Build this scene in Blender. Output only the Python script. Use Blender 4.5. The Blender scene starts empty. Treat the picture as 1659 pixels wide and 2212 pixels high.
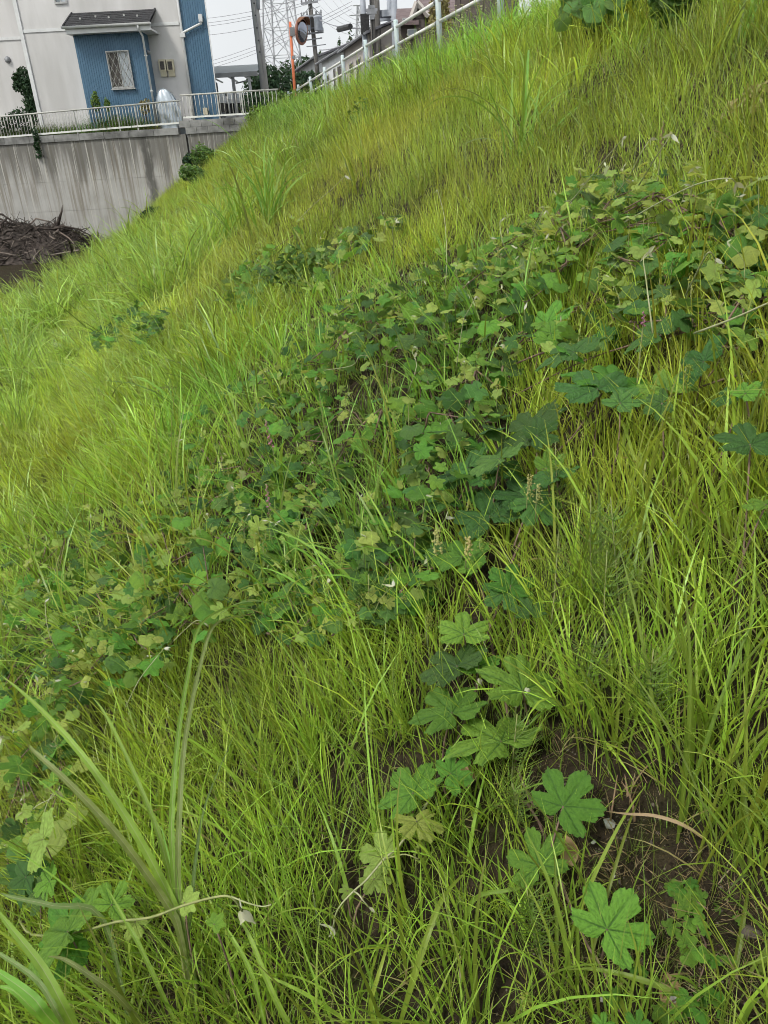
import bpy, math, random
import numpy as np
from mathutils import Matrix, Vector

random.seed(11)
rng = np.random.default_rng(11)
SC = bpy.context.scene
COL = SC.collection

# ------------------------------------------------------------------ camera
# camera at the origin (eye level = z 0); photo coordinates below are in a 1659 x 2212 frame
PW, PH, F = 1659.0, 2212.0, 1584.0
_n = np.array([1000 - 829.5, -(4350 - 1106), -F]); _n /= np.linalg.norm(_n)
_up = -_n
_fw = np.array([0, 0, -1.0]); _fw = _fw - _up * _fw.dot(_up); _fw /= np.linalg.norm(_fw)
_rt = np.cross(_fw, _up)
RM = np.array([_rt, _fw, _up])
cam_d = bpy.data.cameras.new('camera')
cam_d.sensor_fit = 'VERTICAL'; cam_d.sensor_height = 36.0; cam_d.lens = F / PH * 36.0
cam_d.clip_start = 0.05; cam_d.clip_end = 2000
cam = bpy.data.objects.new('camera', cam_d)
cam.matrix_world = Matrix(RM.tolist()).to_4x4()
COL.objects.link(cam); SC.camera = cam

# ------------------------------------------------------------------ world, sun, exposure
SUN_EL, SUN_AZ = 52.0, -135.0          # elevation, azimuth from +Y towards +X
world = bpy.data.worlds.new('World'); SC.world = world; world.use_nodes = True
wn = world.node_tree; wn.nodes.clear()
sky = wn.nodes.new('ShaderNodeTexSky'); sky.sky_type = 'NISHITA'; sky.sun_disc = False
sky.sun_elevation = math.radians(SUN_EL); sky.sun_rotation = math.radians(SUN_AZ)
sky.air_density = 1.0; sky.dust_density = 4.0; sky.ozone_density = 1.0
hs = wn.nodes.new('ShaderNodeHueSaturation'); hs.inputs['Saturation'].default_value = 0.10
mixw = wn.nodes.new('ShaderNodeMix'); mixw.data_type = 'RGBA'
mixw.inputs[0].default_value = 0.72
mixw.inputs[7].default_value = (6.1, 6.35, 6.5, 1)      # even cloud deck
bg = wn.nodes.new('ShaderNodeBackground'); bg.inputs['Strength'].default_value = 0.10
wo = wn.nodes.new('ShaderNodeOutputWorld')
wn.links.new(sky.outputs[0], hs.inputs['Color'])
wn.links.new(hs.outputs[0], mixw.inputs[6])
wtc = wn.nodes.new('ShaderNodeTexCoord'); wnz = wn.nodes.new('ShaderNodeTexNoise'); wnz.inputs['Scale'].default_value = 3.0; wnz.inputs['Detail'].default_value = 5
wmr = wn.nodes.new('ShaderNodeMapRange'); wmr.inputs[1].default_value = .3; wmr.inputs[2].default_value = .7; wmr.inputs[3].default_value = .95; wmr.inputs[4].default_value = 1.05   # faint cloud tone, the same all round
wmu = wn.nodes.new('ShaderNodeMix'); wmu.data_type = 'RGBA'; wmu.blend_type = 'MULTIPLY'; wmu.inputs[0].default_value = 1.0
wn.links.new(wtc.outputs['Generated'], wnz.inputs['Vector']); wn.links.new(wnz.outputs[0], wmr.inputs[0])
wn.links.new(mixw.outputs[2], wmu.inputs[6]); wn.links.new(wmr.outputs[0], wmu.inputs[7])
wn.links.new(wmu.outputs[2], bg.inputs['Color'])
wn.links.new(bg.outputs[0], wo.inputs['Surface'])
sun_d = bpy.data.lights.new('sun', 'SUN'); sun_d.energy = 1.5; sun_d.angle = math.radians(10)
sun_d.color = (1.0, 0.96, 0.88)
sun = bpy.data.objects.new('sun', sun_d); COL.objects.link(sun)
_el, _az = math.radians(SUN_EL), math.radians(SUN_AZ)
_sd = Vector((math.sin(_az) * math.cos(_el), math.cos(_az) * math.cos(_el), math.sin(_el)))
sun.rotation_euler = _sd.to_track_quat('Z', 'Y').to_euler()
sun.location = _sd * 50
SC.view_settings.view_transform = 'Standard'; SC.view_settings.look = 'None'
SC.view_settings.exposure = 0.68; SC.view_settings.gamma = 1.0
SC.view_settings.use_curve_mapping = False
SC.cycles.max_bounces = 5; SC.cycles.diffuse_bounces = 1; SC.cycles.transmission_bounces = 3
SC.cycles.use_adaptive_sampling = True; SC.cycles.adaptive_threshold = 0.04; SC.cycles.adaptive_min_samples = 12
SC.cycles.glossy_bounces = 2; SC.cycles.use_denoising = True; SC.cycles.filter_width = 1.0

# ------------------------------------------------------------------ projection helpers
def ray(px, py):
    px = np.asarray(px, float); py = np.asarray(py, float)
    d = np.stack([px - 829.5, -(py - 1106.0), -F + 0 * px], -1)
    return d @ RM.T
def A(px, py, Y):
    d = ray(px, py); return d * (Y / d[..., 1])[..., None] if np.ndim(px) else d * (Y / d[1])
def proj(P):
    c = np.asarray(P, float) @ RM
    return 829.5 + F * c[..., 0] / -c[..., 2], 1106 - F * c[..., 1] / -c[..., 2], -c[..., 2]
def sstep(a, b, x):
    t = np.clip((x - a) / (b - a), 0, 1); return t * t * (3 - 2 * t)
def smax(a, b, k):
    h = np.maximum(k - np.abs(a - b), 0) / k; return np.maximum(a, b) + h * h * k / 4
def smin(a, b, k): return -smax(-a, -b, k)
YAW = math.radians(-13.0)
TX, TY = math.sin(YAW), math.cos(YAW)
def uv_of(x, y): return x * TX + y * TY, x * TY - y * TX
def xy_of(u, v): return u * TX + v * TY, u * TY - v * TX
TOE, CREST = -2.6, 1.75
WALLY = 30.0
def tz(x, y):
    x = np.asarray(x, float); y = np.asarray(y, float)
    u, v = uv_of(x, y)
    z = -1.3 + 0.55 * sstep(4, 22, u) + 0.68 * v
    z = z + 0.05 * np.sin(1.3 * u + 0.7 * v) * np.sin(0.9 * v - 0.5 * u + 1) + 0.025 * np.sin(4.1 * u + 1.3) * np.sin(3.7 * v)
    z = smin(z, CREST - 0.12 + 0.4 * (v - 5.25) + 0.42 * sstep(21, 28, u), 0.5); z = smin(z, CREST + 0 * z, 0.3); z = smax(z, TOE + 0 * z, 0.6)
    return z
LOT = 1.2
def lot_z(x, y): return np.maximum(tz(x, y) - 0.02, LOT)
def hit(px, py, h=0.0):
    """photo point -> point on the slope surface raised by h (arrays allowed)"""
    px = np.atleast_1d(np.asarray(px, float)); py = np.atleast_1d(np.asarray(py, float))
    h = np.broadcast_to(np.asarray(h, float), px.shape)
    d = ray(px, py); d = d / np.linalg.norm(d, axis=-1, keepdims=True)
    lo = np.full(px.shape, 0.2); hi = np.full(px.shape, np.nan)
    t = 0.2
    while t < 90:
        t2 = t * 1.025
        P = d * t2
        below = (P[:, 2] < tz(P[:, 0], P[:, 1]) + h) & np.isnan(hi)
        lo[below] = t; hi[below] = t2
        t = t2
    ok = ~np.isnan(hi)
    hi[~ok] = 60; lo[~ok] = 59.9
    for _ in range(14):
        m = (lo + hi) / 2; P = d * m[:, None]
        b = P[:, 2] < tz(P[:, 0], P[:, 1]) + h
        hi = np.where(b, m, hi); lo = np.where(b, lo, m)
    return d * hi[:, None], ok
def hit1(px, py, h=0.0): return hit(px, py, h)[0][0]
def inpoly(px, py, poly):
    px = np.asarray(px, float); py = np.asarray(py, float)
    c = np.zeros(px.shape, bool); n = len(poly)
    for i in range(n):
        x1, y1 = poly[i]; x2, y2 = poly[(i + 1) % n]
        cond = ((y1 > py) != (y2 > py))
        with np.errstate(divide='ignore', invalid='ignore'):
            xi = (x2 - x1) * (py - y1) / (y2 - y1 + 1e-12) + x1
        c ^= cond & (px < xi)
    return c
def vnoise(x, y, s, seed=0):
    """cheap smooth 2-D noise 0..1"""
    x = x / s; y = y / s
    xi = np.floor(x).astype(int); yi = np.floor(y).astype(int); fx = x - xi; fy = y - yi
    def hsh(a, b):
        v = np.sin(a * 127.1 + b * 311.7 + seed * 74.7) * 43758.5453; return v - np.floor(v)
    fx = fx * fx * (3 - 2 * fx); fy = fy * fy * (3 - 2 * fy)
    return (hsh(xi, yi) * (1 - fx) + hsh(xi + 1, yi) * fx) * (1 - fy) + (hsh(xi, yi + 1) * (1 - fx) + hsh(xi + 1, yi + 1) * fx) * fy

# ------------------------------------------------------------------ mesh and object helpers
ORG = {}
class MB:
    def __init__(s): s.v = []; s.f = []; s.m = []; s.n = 0; s.at = []
    def add(s, v, f, mi=0, at=None):
        v = np.asarray(v, float).reshape(-1, 3)
        s.v.append(v); s.f += [tuple(i + s.n for i in q) for q in f]; s.m += [mi] * len(f); s.n += len(v)
        if at is not None: s.at.append(np.asarray(at, float))
        return s
    def box(s, lo, hi, mi=0):
        x0, y0, z0 = lo; x1, y1, z1 = hi
        return s.add([(x0, y0, z0), (x1, y0, z0), (x1, y1, z0), (x0, y1, z0), (x0, y0, z1), (x1, y0, z1), (x1, y1, z1), (x0, y1, z1)],
                     [(0, 3, 2, 1), (4, 5, 6, 7), (0, 1, 5, 4), (1, 2, 6, 5), (2, 3, 7, 6), (3, 0, 4, 7)], mi)
    def hexa(s, c8, mi=0):
        return s.add(c8, [(0, 3, 2, 1), (4, 5, 6, 7), (0, 1, 5, 4), (1, 2, 6, 5), (2, 3, 7, 6), (3, 0, 4, 7)], mi)
    def tube(s, path, rad, n=6, mi=0, cap=True):
        P = np.asarray(path, float); k = len(P)
        rad = np.broadcast_to(np.asarray(rad, float), (k,))
        T = np.gradient(P, axis=0); T /= np.linalg.norm(T, axis=1, keepdims=True) + 1e-12
        ref = np.array([0, 0, 1.0]) if abs(T[0][2]) < 0.9 else np.array([1.0, 0, 0])
        vs = []
        for i in range(k):
            a = np.cross(T[i], ref); a /= np.linalg.norm(a) + 1e-12; b = np.cross(T[i], a)
            ref = np.cross(a, T[i])
            for j in range(n):
                an = 2 * math.pi * j / n
                vs.append(P[i] + rad[i] * (math.cos(an) * a + math.sin(an) * b))
        fs = [(i * n + j, i * n + (j + 1) % n, (i + 1) * n + (j + 1) % n, (i + 1) * n + j) for i in range(k - 1) for j in range(n)]
        if cap: fs += [tuple(range(n))[::-1], tuple((k - 1) * n + j for j in range(n))]
        return s.add(vs, fs, mi)
    def lathe(s, c, prof, n=16, mi=0, axis=None):
        """prof: list of (r, h) along axis (default z)"""
        ax = np.array([0, 0, 1.0]) if axis is None else np.asarray(axis, float) / np.linalg.norm(axis)
        a = np.cross(ax, [0.3, 0.9, 0.1] if abs(ax[2]) > 0.5 else [0, 0, 1.0]); a /= np.linalg.norm(a); b = np.cross(ax, a)
        vs = []
        for r, h in prof:
            for j in range(n):
                an = 2 * math.pi * j / n; vs.append(np.asarray(c) + ax * h + r * (math.cos(an) * a + math.sin(an) * b))
        k = len(prof)
        fs = [(i * n + j, i * n + (j + 1) % n, (i + 1) * n + (j + 1) % n, (i + 1) * n + j) for i in range(k - 1) for j in range(n)]
        fs += [tuple(range(n))[::-1], tuple((k - 1) * n + j for j in range(n))]
        return s.add(vs, fs, mi)
    def mesh(s, name, mats, org=(0, 0, 0), smooth=False):
        me = bpy.data.meshes.new(name)
        V = np.concatenate(s.v) - np.asarray(org, float)
        me.from_pydata(V.tolist(), [], s.f)
        for m in (mats if isinstance(mats, (list, tuple)) else [mats]): me.materials.append(m)
        if any(s.m): me.polygons.foreach_set('material_index', s.m)
        if smooth: me.polygons.foreach_set('use_smooth', [True] * len(s.f))
        if s.at:
            a = me.attributes.new('bl', 'FLOAT_COLOR', 'POINT')
            a.data.foreach_set('color', np.concatenate(s.at).astype(np.float32).ravel())
        me.update(); return me
    def build(s, name, mats, parent=None, smooth=False, org=None):
        if parent is not None: o0 = ORG[parent]
        else:
            if org is None:
                V = np.concatenate(s.v); org = ((V[:, 0].min() + V[:, 0].max()) / 2, (V[:, 1].min() + V[:, 1].max()) / 2, V[:, 2].min())
            o0 = np.asarray(org, float)
        ob = bpy.data.objects.new(name, s.mesh(name, mats, o0, smooth))
        COL.objects.link(ob); ORG[ob] = o0
        if parent is not None: ob.parent = parent
        else: ob.location = o0
        return ob
def tag(o, label, cat, group=None, kind=None):
    o['label'] = label
    if cat: o['category'] = cat
    if group: o['group'] = group
    if kind: o['kind'] = kind
    return o
def thing(name, loc, label, cat, group=None):
    o = bpy.data.objects.new(name, None); o.empty_display_size = 0.2
    loc = np.asarray(loc, float); o.location = loc; ORG[o] = loc; COL.objects.link(o)
    return tag(o, label, cat, group)
def inst(name, me, M, parent):
    """object sharing mesh me, world matrix M (4x4 np), under parent"""
    ob = bpy.data.objects.new(name, me)
    M = np.array(M, float); M[:3, 3] -= ORG[parent]
    ob.parent = parent; ob.matrix_local = Matrix(M.tolist()); COL.objects.link(ob); ORG[ob] = ORG[parent]
    return ob
def frame(o, x, y, z, sc=1.0):
    M = np.eye(4); M[:3, 0] = np.asarray(x) * sc; M[:3, 1] = np.asarray(y) * sc; M[:3, 2] = np.asarray(z) * sc; M[:3, 3] = o; return M
def nrm(a): a = np.asarray(a, float); return a / (np.linalg.norm(a) + 1e-12)

# ------------------------------------------------------------------ materials
def pm(name, c1, c2=None, scale=6.0, rough=0.6, bump=0.0, bscale=40.0, metal=0.0, spec=0.4, stretch=(1, 1, 1), detail=5, lo=0.35, hi=0.65, coat=0.0):
    m = bpy.data.materials.new(name); m.use_nodes = True; nt = m.node_tree; b = nt.nodes['Principled BSDF']
    b.inputs['Roughness'].default_value = rough; b.inputs['Metallic'].default_value = metal
    b.inputs['Specular IOR Level'].default_value = spec; b.inputs['Coat Weight'].default_value = coat
    b.inputs['Base Color'].default_value = (*c1, 1)
    tc = nt.nodes.new('ShaderNodeTexCoord'); mp = nt.nodes.new('ShaderNodeMapping'); mp.inputs['Scale'].default_value = stretch
    nt.links.new(tc.outputs['Object'], mp.inputs['Vector'])
    if c2 is not None:
        nz = nt.nodes.new('ShaderNodeTexNoise'); nz.inputs['Scale'].default_value = scale; nz.inputs['Detail'].default_value = detail
        cr = nt.nodes.new('ShaderNodeValToRGB'); cr.color_ramp.elements[0].position = lo; cr.color_ramp.elements[1].position = hi
        cr.color_ramp.elements[0].color = (*c1, 1); cr.color_ramp.elements[1].color = (*c2, 1)
        nt.links.new(mp.outputs[0], nz.inputs['Vector']); nt.links.new(nz.outputs[0], cr.inputs[0]); nt.links.new(cr.outputs[0], b.inputs['Base Color'])
    if bump:
        n2 = nt.nodes.new('ShaderNodeTexNoise'); n2.inputs['Scale'].default_value = bscale; n2.inputs['Detail'].default_value = 6
        bp = nt.nodes.new('ShaderNodeBump'); bp.inputs['Strength'].default_value = bump; bp.inputs['Distance'].default_value = 0.02
        nt.links.new(mp.outputs[0], n2.inputs['Vector']); nt.links.new(n2.outputs[0], bp.inputs['Height']); nt.links.new(bp.outputs[0], b.inputs['Normal'])
    return m
def foliage(name, base, var=0.25, trans=0.35, rough=0.5, spec=0.3, source='object', dry=None, vein=None, back=None, tboost=1.5, tyellow=1.15, tblue=.6):
    """leaf material: reflecting + translucent. colour varied per object / per instance / per blade"""
    m = bpy.data.materials.new(name); m.use_nodes = True; nt = m.node_tree; N = nt.nodes; L = nt.links
    b = N['Principled BSDF']; out = N['Material Output']
    b.inputs['Roughness'].default_value = rough; b.inputs['Specular IOR Level'].default_value = spec
    at = N.new('ShaderNodeAttribute'); at.attribute_name = 'bl'
    sep = N.new('ShaderNodeSeparateColor'); L.new(at.outputs['Color'], sep.inputs[0])
    def mul(sock, val):
        k = N.new('ShaderNodeMix'); k.data_type = 'RGBA'; k.blend_type = 'MULTIPLY'; k.inputs[0].default_value = 1.0
        L.new(sock, k.inputs[6])
        if isinstance(val, tuple): k.inputs[7].default_value = val
        else: L.new(val, k.inputs[7])
        return k.outputs[2]
    if source == 'inst':
        ia = N.new('ShaderNodeAttribute'); ia.attribute_type = 'GEOMETRY'; ia.attribute_name = 'tint'; col = ia.outputs['Color']
        rnd = sep.outputs[0]
    else:
        rgb = N.new('ShaderNodeRGB'); rgb.outputs[0].default_value = (*base, 1); col = rgb.outputs[0]
        oi = N.new('ShaderNodeObjectInfo')
        if source == 'object': rnd = oi.outputs['Random']
        else: rnd = sep.outputs[0]
    # brightness and hue variation
    mr = N.new('ShaderNodeMapRange'); mr.inputs[3].default_value = 1 - var; mr.inputs[4].default_value = 1 + var; L.new(rnd, mr.inputs[0])
    hsv = N.new('ShaderNodeHueSaturation'); L.new(col, hsv.inputs['Color']); L.new(mr.outputs[0], hsv.inputs['Value'])
    mh = N.new('ShaderNodeMapRange'); mh.inputs[3].default_value = 0.478; mh.inputs[4].default_value = 0.522
    wn_ = N.new('ShaderNodeTexWhiteNoise'); wn_.noise_dimensions = '1D'; L.new(rnd, wn_.inputs['W']); L.new(wn_.outputs[0], mh.inputs[0]); L.new(mh.outputs[0], hsv.inputs['Hue'])
    col = hsv.outputs[0]
    if dry is not None:      # some blades are straw coloured
        gt = N.new('ShaderNodeMath'); gt.operation = 'MULTIPLY'; gt.inputs[1].default_value = 1.0; L.new(sep.outputs[2], gt.inputs[0])
        k = N.new('ShaderNodeMix'); k.data_type = 'RGBA'; L.new(gt.outputs[0], k.inputs[0]); L.new(col, k.inputs[6]); k.inputs[7].default_value = (*dry, 1); col = k.outputs[2]
    if vein is not None:
        k = N.new('ShaderNodeMix'); k.data_type = 'RGBA'; L.new(sep.outputs[1], k.inputs[0]); L.new(col, k.inputs[6]); k.inputs[7].default_value = (*vein, 1); col = k.outputs[2]
        tc = N.new('ShaderNodeTexCoord'); nz = N.new('ShaderNodeTexNoise'); nz.inputs['Scale'].default_value = 9; nz.inputs['Detail'].default_value = 4
        L.new(tc.outputs['Object'], nz.inputs['Vector'])
        m2 = N.new('ShaderNodeMapRange'); m2.inputs[3].default_value = 0.72; m2.inputs[4].default_value = 1.3; L.new(nz.outputs[0], m2.inputs[0])
        hv = N.new('ShaderNodeHueSaturation'); L.new(col, hv.inputs['Color']); L.new(m2.outputs[0], hv.inputs['Value']); col = hv.outputs[0]
        bp = N.new('ShaderNodeBump'); bp.inputs['Strength'].default_value = 0.5; bp.inputs['Distance'].default_value = 0.02
        n3 = N.new('ShaderNodeTexNoise'); n3.inputs['Scale'].default_value = 22; L.new(tc.outputs['Object'], n3.inputs['Vector']); L.new(n3.outputs[0], bp.inputs['Height']); L.new(bp.outputs[0], b.inputs['Normal'])
    tcol = mul(col, (tboost * tyellow, tboost, tboost * tblue, 1))
    if back is not None:
        ge = N.new('ShaderNodeNewGeometry'); k = N.new('ShaderNodeMix'); k.data_type = 'RGBA'; L.new(ge.outputs['Backfacing'], k.inputs[0])
        L.new(col, k.inputs[6]); k.inputs[7].default_value = (*back, 1); col = k.outputs[2]
    L.new(col, b.inputs['Base Color'])
    tr = N.new('ShaderNodeBsdfTranslucent'); L.new(tcol, tr.inputs['Color'])
    mx = N.new('ShaderNodeMixShader'); mx.inputs[0].default_value = trans
    L.new(b.outputs[0], mx.inputs[1]); L.new(tr.outputs[0], mx.inputs[2]); L.new(mx.outputs[0], out.inputs['Surface'])
    return m

def soil_material():
    m = bpy.data.materials.new('soil'); m.use_nodes = True; nt = m.node_tree; N = nt.nodes; L = nt.links; b = N['Principled BSDF']
    b.inputs['Roughness'].default_value = 0.95; b.inputs['Specular IOR Level'].default_value = 0.15
    tc = N.new('ShaderNodeTexCoord')
    def noise(s, d=6):
        n = N.new('ShaderNodeTexNoise'); n.inputs['Scale'].default_value = s; n.inputs['Detail'].default_value = d; L.new(tc.outputs['Object'], n.inputs['Vector']); return n.outputs[0]
    def ramp(sock, a, b_, ca, cb):
        r = N.new('ShaderNodeValToRGB'); e = r.color_ramp.elements; e[0].position = a; e[1].position = b_; e[0].color = (*ca, 1); e[1].color = (*cb, 1); L.new(sock, r.inputs[0]); return r.outputs[0]
    base = ramp(noise(28), 0.3, 0.7, (0.014, 0.0105, 0.007), (0.062, 0.047, 0.029))
    moss = ramp(noise(7), 0.52, 0.66, (0, 0, 0), (1, 1, 1))
    k = N.new('ShaderNodeMix'); k.data_type = 'RGBA'; L.new(moss, k.inputs[0]); L.new(base, k.inputs[6]); k.inputs[7].default_value = (0.035, 0.036, 0.012, 1)
    peb = N.new('ShaderNodeTexVoronoi'); peb.inputs['Scale'].default_value = 95; L.new(tc.outputs['Object'], peb.inputs['Vector'])
    pr = ramp(peb.outputs['Distance'], 0.10, 0.2, (1, 1, 1), (0, 0, 0))
    pw = N.new('ShaderNodeTexWhiteNoise'); L.new(peb.outputs['Position'], pw.inputs['Vector'])
    gt = N.new('ShaderNodeMath'); gt.operation = 'GREATER_THAN'; gt.inputs[1].default_value = 0.82; L.new(pw.outputs[0], gt.inputs[0])
    mm = N.new('ShaderNodeMath'); mm.operation = 'MULTIPLY'; L.new(pr, mm.inputs[0]); L.new(gt.outputs[0], mm.inputs[1])
    k2 = N.new('ShaderNodeMix'); k2.data_type = 'RGBA'; L.new(mm.outputs[0], k2.inputs[0]); L.new(k.outputs[2], k2.inputs[6]); k2.inputs[7].default_value = (0.2, 0.17, 0.14, 1)
    L.new(k2.outputs[2], b.inputs['Base Color'])
    ad = N.new('ShaderNodeMath'); ad.operation = 'ADD'; L.new(noise(60, 8), ad.inputs[0]); L.new(noise(12, 4), ad.inputs[1])
    bp = N.new('ShaderNodeBump'); bp.inputs['Strength'].default_value = 1.0; bp.inputs['Distance'].default_value = 0.03; L.new(ad.outputs[0], bp.inputs['Height']); L.new(bp.outputs[0], b.inputs['Normal'])
    return m
WRUN = 1.9
def wall_material():
    """weathered cast concrete: pale with dark vertical run-off streaks that hang from the top"""
    m = bpy.data.materials.new('weathered_concrete'); m.use_nodes = True; nt = m.node_tree; N = nt.nodes; L = nt.links; b = N['Principled BSDF']
    b.inputs['Roughness'].default_value = 0.9; b.inputs['Specular IOR Level'].default_value = 0.2
    tc = N.new('ShaderNodeTexCoord'); sx = N.new('ShaderNodeSeparateXYZ'); L.new(tc.outputs['Object'], sx.inputs[0])
    def noise(stretch, s, d=6):
        mp = N.new('ShaderNodeMapping'); mp.inputs['Scale'].default_value = stretch; L.new(tc.outputs['Object'], mp.inputs[0])
        n = N.new('ShaderNodeTexNoise'); n.inputs['Scale'].default_value = s; n.inputs['Detail'].default_value = d; L.new(mp.outputs[0], n.inputs['Vector']); return n.outputs[0]
    def math_(op, a, b_=None):
        n = N.new('ShaderNodeMath'); n.operation = op
        for i, q in enumerate((a, b_)):
            if q is None: continue
            if isinstance(q, (int, float)): n.inputs[i].default_value = q
            else: L.new(q, n.inputs[i])
        return n.outputs[0]
    def ramp(sock, a, b_, ca, cb):
        r = N.new('ShaderNodeValToRGB'); e = r.color_ramp.elements; e[0].position = a; e[1].position = b_; e[0].color = (*ca, 1); e[1].color = (*cb, 1); L.new(sock, r.inputs[0]); return r.outputs[0]
    def mix(f, c1, c2):
        k = N.new('ShaderNodeMix'); k.data_type = 'RGBA'; L.new(f, k.inputs[0])
        for i, q in ((6, c1), (7, c2)):
            if isinstance(q, tuple): k.inputs[i].default_value = (*q, 1)
            else: L.new(q, k.inputs[i])
        return k.outputs[2]
    col = ramp(noise((1, 1, 1), 1.6), 0.3, 0.75, (0.36, 0.352, 0.33), (0.49, 0.485, 0.465))
    # warm and dark thin streaks
    st = noise((5.0, 1, 0.16), 2.2, 4)
    s1 = ramp(st, 0.44, 0.62, (0, 0, 0), (1, 1, 1))
    h = math_('DIVIDE', sx.outputs[2], 3.62)          # 0 near the foot .. 1 at the top
    hn = math_('ADD', h, math_('MULTIPLY', math_('SUBTRACT', noise((2.2, 1, 0.25), 1.5, 3), 0.5), 0.9))
    k1 = math_('MULTIPLY', s1, ramp(hn, 0.1, 0.7, (0.2, 0.2, 0.2), (0.95, 0.95, 0.95)))
    col = mix(k1, col, (0.23, 0.205, 0.165))
    top = ramp(hn, 0.62, 0.84, (0, 0, 0), (0.82, 0.82, 0.82))
    col = mix(top, col, (0.15, 0.145, 0.13))
    lt = ramp(noise((9.0, 1, 0.2), 2.4, 3), 0.58, 0.68, (0, 0, 0), (0.75, 0.75, 0.75))
    col = mix(lt, col, (0.55, 0.535, 0.49))
    # one broad black run
    d = math_('ABSOLUTE', math_('SUBTRACT', sx.outputs[0], math_('ADD', WRUN, math_('MULTIPLY', math_('SUBTRACT', noise((1, 1, 1.4), 1.0, 3), 0.5), 0.35))))
    run = ramp(math_('ADD', d, math_('MULTIPLY', math_('SUBTRACT', noise((3, 1, 1.5), 3.0, 4), 0.5), 0.25)), 0.07, 0.2, (0.85, 0.85, 0.85), (0, 0, 0))
    col = mix(run, col, (0.1, 0.098, 0.09))
    L.new(col, b.inputs['Base Color'])
    bp = N.new('ShaderNodeBump'); bp.inputs['Strength'].default_value = 0.35; bp.inputs['Distance'].default_value = 0.01; L.new(noise((1, 1, 1), 18), bp.inputs['Height']); L.new(bp.outputs[0], b.inputs['Normal'])
    return m

M = {}
M['soil'] = soil_material()
M['wall'] = wall_material()
M['coping'] = pm('coping_concrete', (0.11, 0.11, 0.105), (0.33, 0.33, 0.32), 2.2, 0.9, 0.4, 20, spec=0.2)
M['white_wall'] = pm('white_stucco', (0.54, 0.53, 0.52), (0.68, 0.67, 0.665), 0.9, 0.85, 0.2, 60, spec=0.2, stretch=(1.6, 1, 0.35))
M['trim'] = pm('white_trim', (0.62, 0.63, 0.63), (0.74, 0.75, 0.75), 3, 0.4)
M['blue'] = pm('blue_siding', (0.062, 0.135, 0.215), (0.085, 0.17, 0.26), 1.4, 0.45, spec=0.4, stretch=(1.5, 1, 0.3))
M['roof_dark'] = pm('slate_roof', (0.022, 0.023, 0.026), (0.05, 0.05, 0.055), 6, 0.7, 0.3, 30)
M['alu'] = pm('aluminium', (0.36, 0.36, 0.35), (0.5, 0.5, 0.48), 8, 0.4, metal=0.6)
M['rail'] = pm('rail_paint', (0.42, 0.42, 0.38), (0.58, 0.58, 0.54), 6, 0.5)
M['guard'] = pm('guard_rail_paint', (0.70, 0.71, 0.66), (0.80, 0.81, 0.78), 5, 0.45, stretch=(1, 1, 0.4))
M['post'] = pm('post_paint', (0.55, 0.67, 0.68), (0.68, 0.76, 0.76), 5, 0.45)
M['glass'] = pm('window_glass', (0.16, 0.19, 0.21), (0.24, 0.27, 0.29), 1.5, 0.12, spec=0.8)
M['frost'] = pm('frosted_glass', (0.40, 0.44, 0.47), (0.46, 0.5, 0.53), 2, 0.25, spec=0.6)
M['screen'] = pm('insect_screen', (0.07, 0.065, 0.06), (0.11, 0.1, 0.09), 3, 0.8)
M['meter'] = pm('meter_plastic', (0.55, 0.50, 0.36), (0.62, 0.58, 0.44), 6, 0.5)
M['black'] = pm('black_metal', (0.02, 0.02, 0.021), (0.045, 0.045, 0.045), 8, 0.5)
M['silver'] = pm('silver_tarp', (0.36, 0.41, 0.45), (0.62, 0.68, 0.72), 3.5, 0.28, 1.0, 5, metal=0.75, spec=0.6, stretch=(1, 1, .45))
M['pole'] = pm('pole_concrete', (0.34, 0.34, 0.335), (0.45, 0.45, 0.44), 3, 0.9, 0.3, 30, stretch=(1, 1, 0.3))
M['steel_pole'] = pm('steel_pole', (0.33, 0.36, 0.41), (0.42, 0.45, 0.50), 3, 0.6)
M['wood_pole'] = pm('old_pole', (0.10, 0.095, 0.09), (0.19, 0.18, 0.165), 4, 0.9, stretch=(3, 3, 0.4))
M['orange'] = pm('orange_paint', (0.66, 0.17, 0.075), (0.74, 0.23, 0.11), 5, 0.5)
M['rim'] = pm('faded_orange_rim', (0.30, 0.13, 0.09), (0.40, 0.20, 0.15), 5, 0.6)
M['mirror'] = pm('mirror', (0.28, 0.30, 0.36), None, rough=0.03, metal=1.0)
M['steel'] = pm('galvanised_steel', (0.20, 0.21, 0.22), (0.3, 0.31, 0.33), 3, 0.6, metal=0.3)
M['wire'] = pm('wire', (0.26, 0.26, 0.29), (0.36, 0.36, 0.39), 3, 0.6)
M['tower'] = pm('tower_steel', (0.40, 0.41, 0.43), (0.52, 0.53, 0.55), 3, 0.6)
M['asphalt'] = pm('asphalt', (0.045, 0.045, 0.046), (0.075, 0.075, 0.075), 30, 0.95, 0.4, 120, spec=0.2)
M['gravel'] = pm('lot_gravel', (0.16, 0.15, 0.13), (0.26, 0.25, 0.22), 14, 0.95, 0.6, 60)
M['far_ground'] = pm('far_ground', (0.06, 0.08, 0.03), (0.12, 0.12, 0.07), 0.05, 0.95)
M['cream'] = pm('cream_wall', (0.44, 0.40, 0.37), (0.54, 0.50, 0.46), 0.8, 0.9, stretch=(1, 1, 0.4))
M['grey_wall'] = pm('grey_wall', (0.36, 0.37, 0.38), (0.46, 0.47, 0.47), 0.8, 0.9, stretch=(1, 1, 0.4))
M['tile_roof'] = pm('grey_roof', (0.10, 0.10, 0.115), (0.2, 0.2, 0.22), 3, 0.7, 0.4, 20)
M['brown_roof'] = pm('brown_roof', (0.13, 0.095, 0.095), (0.19, 0.145, 0.145), 3, 0.8, 0.4, 20)
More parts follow.
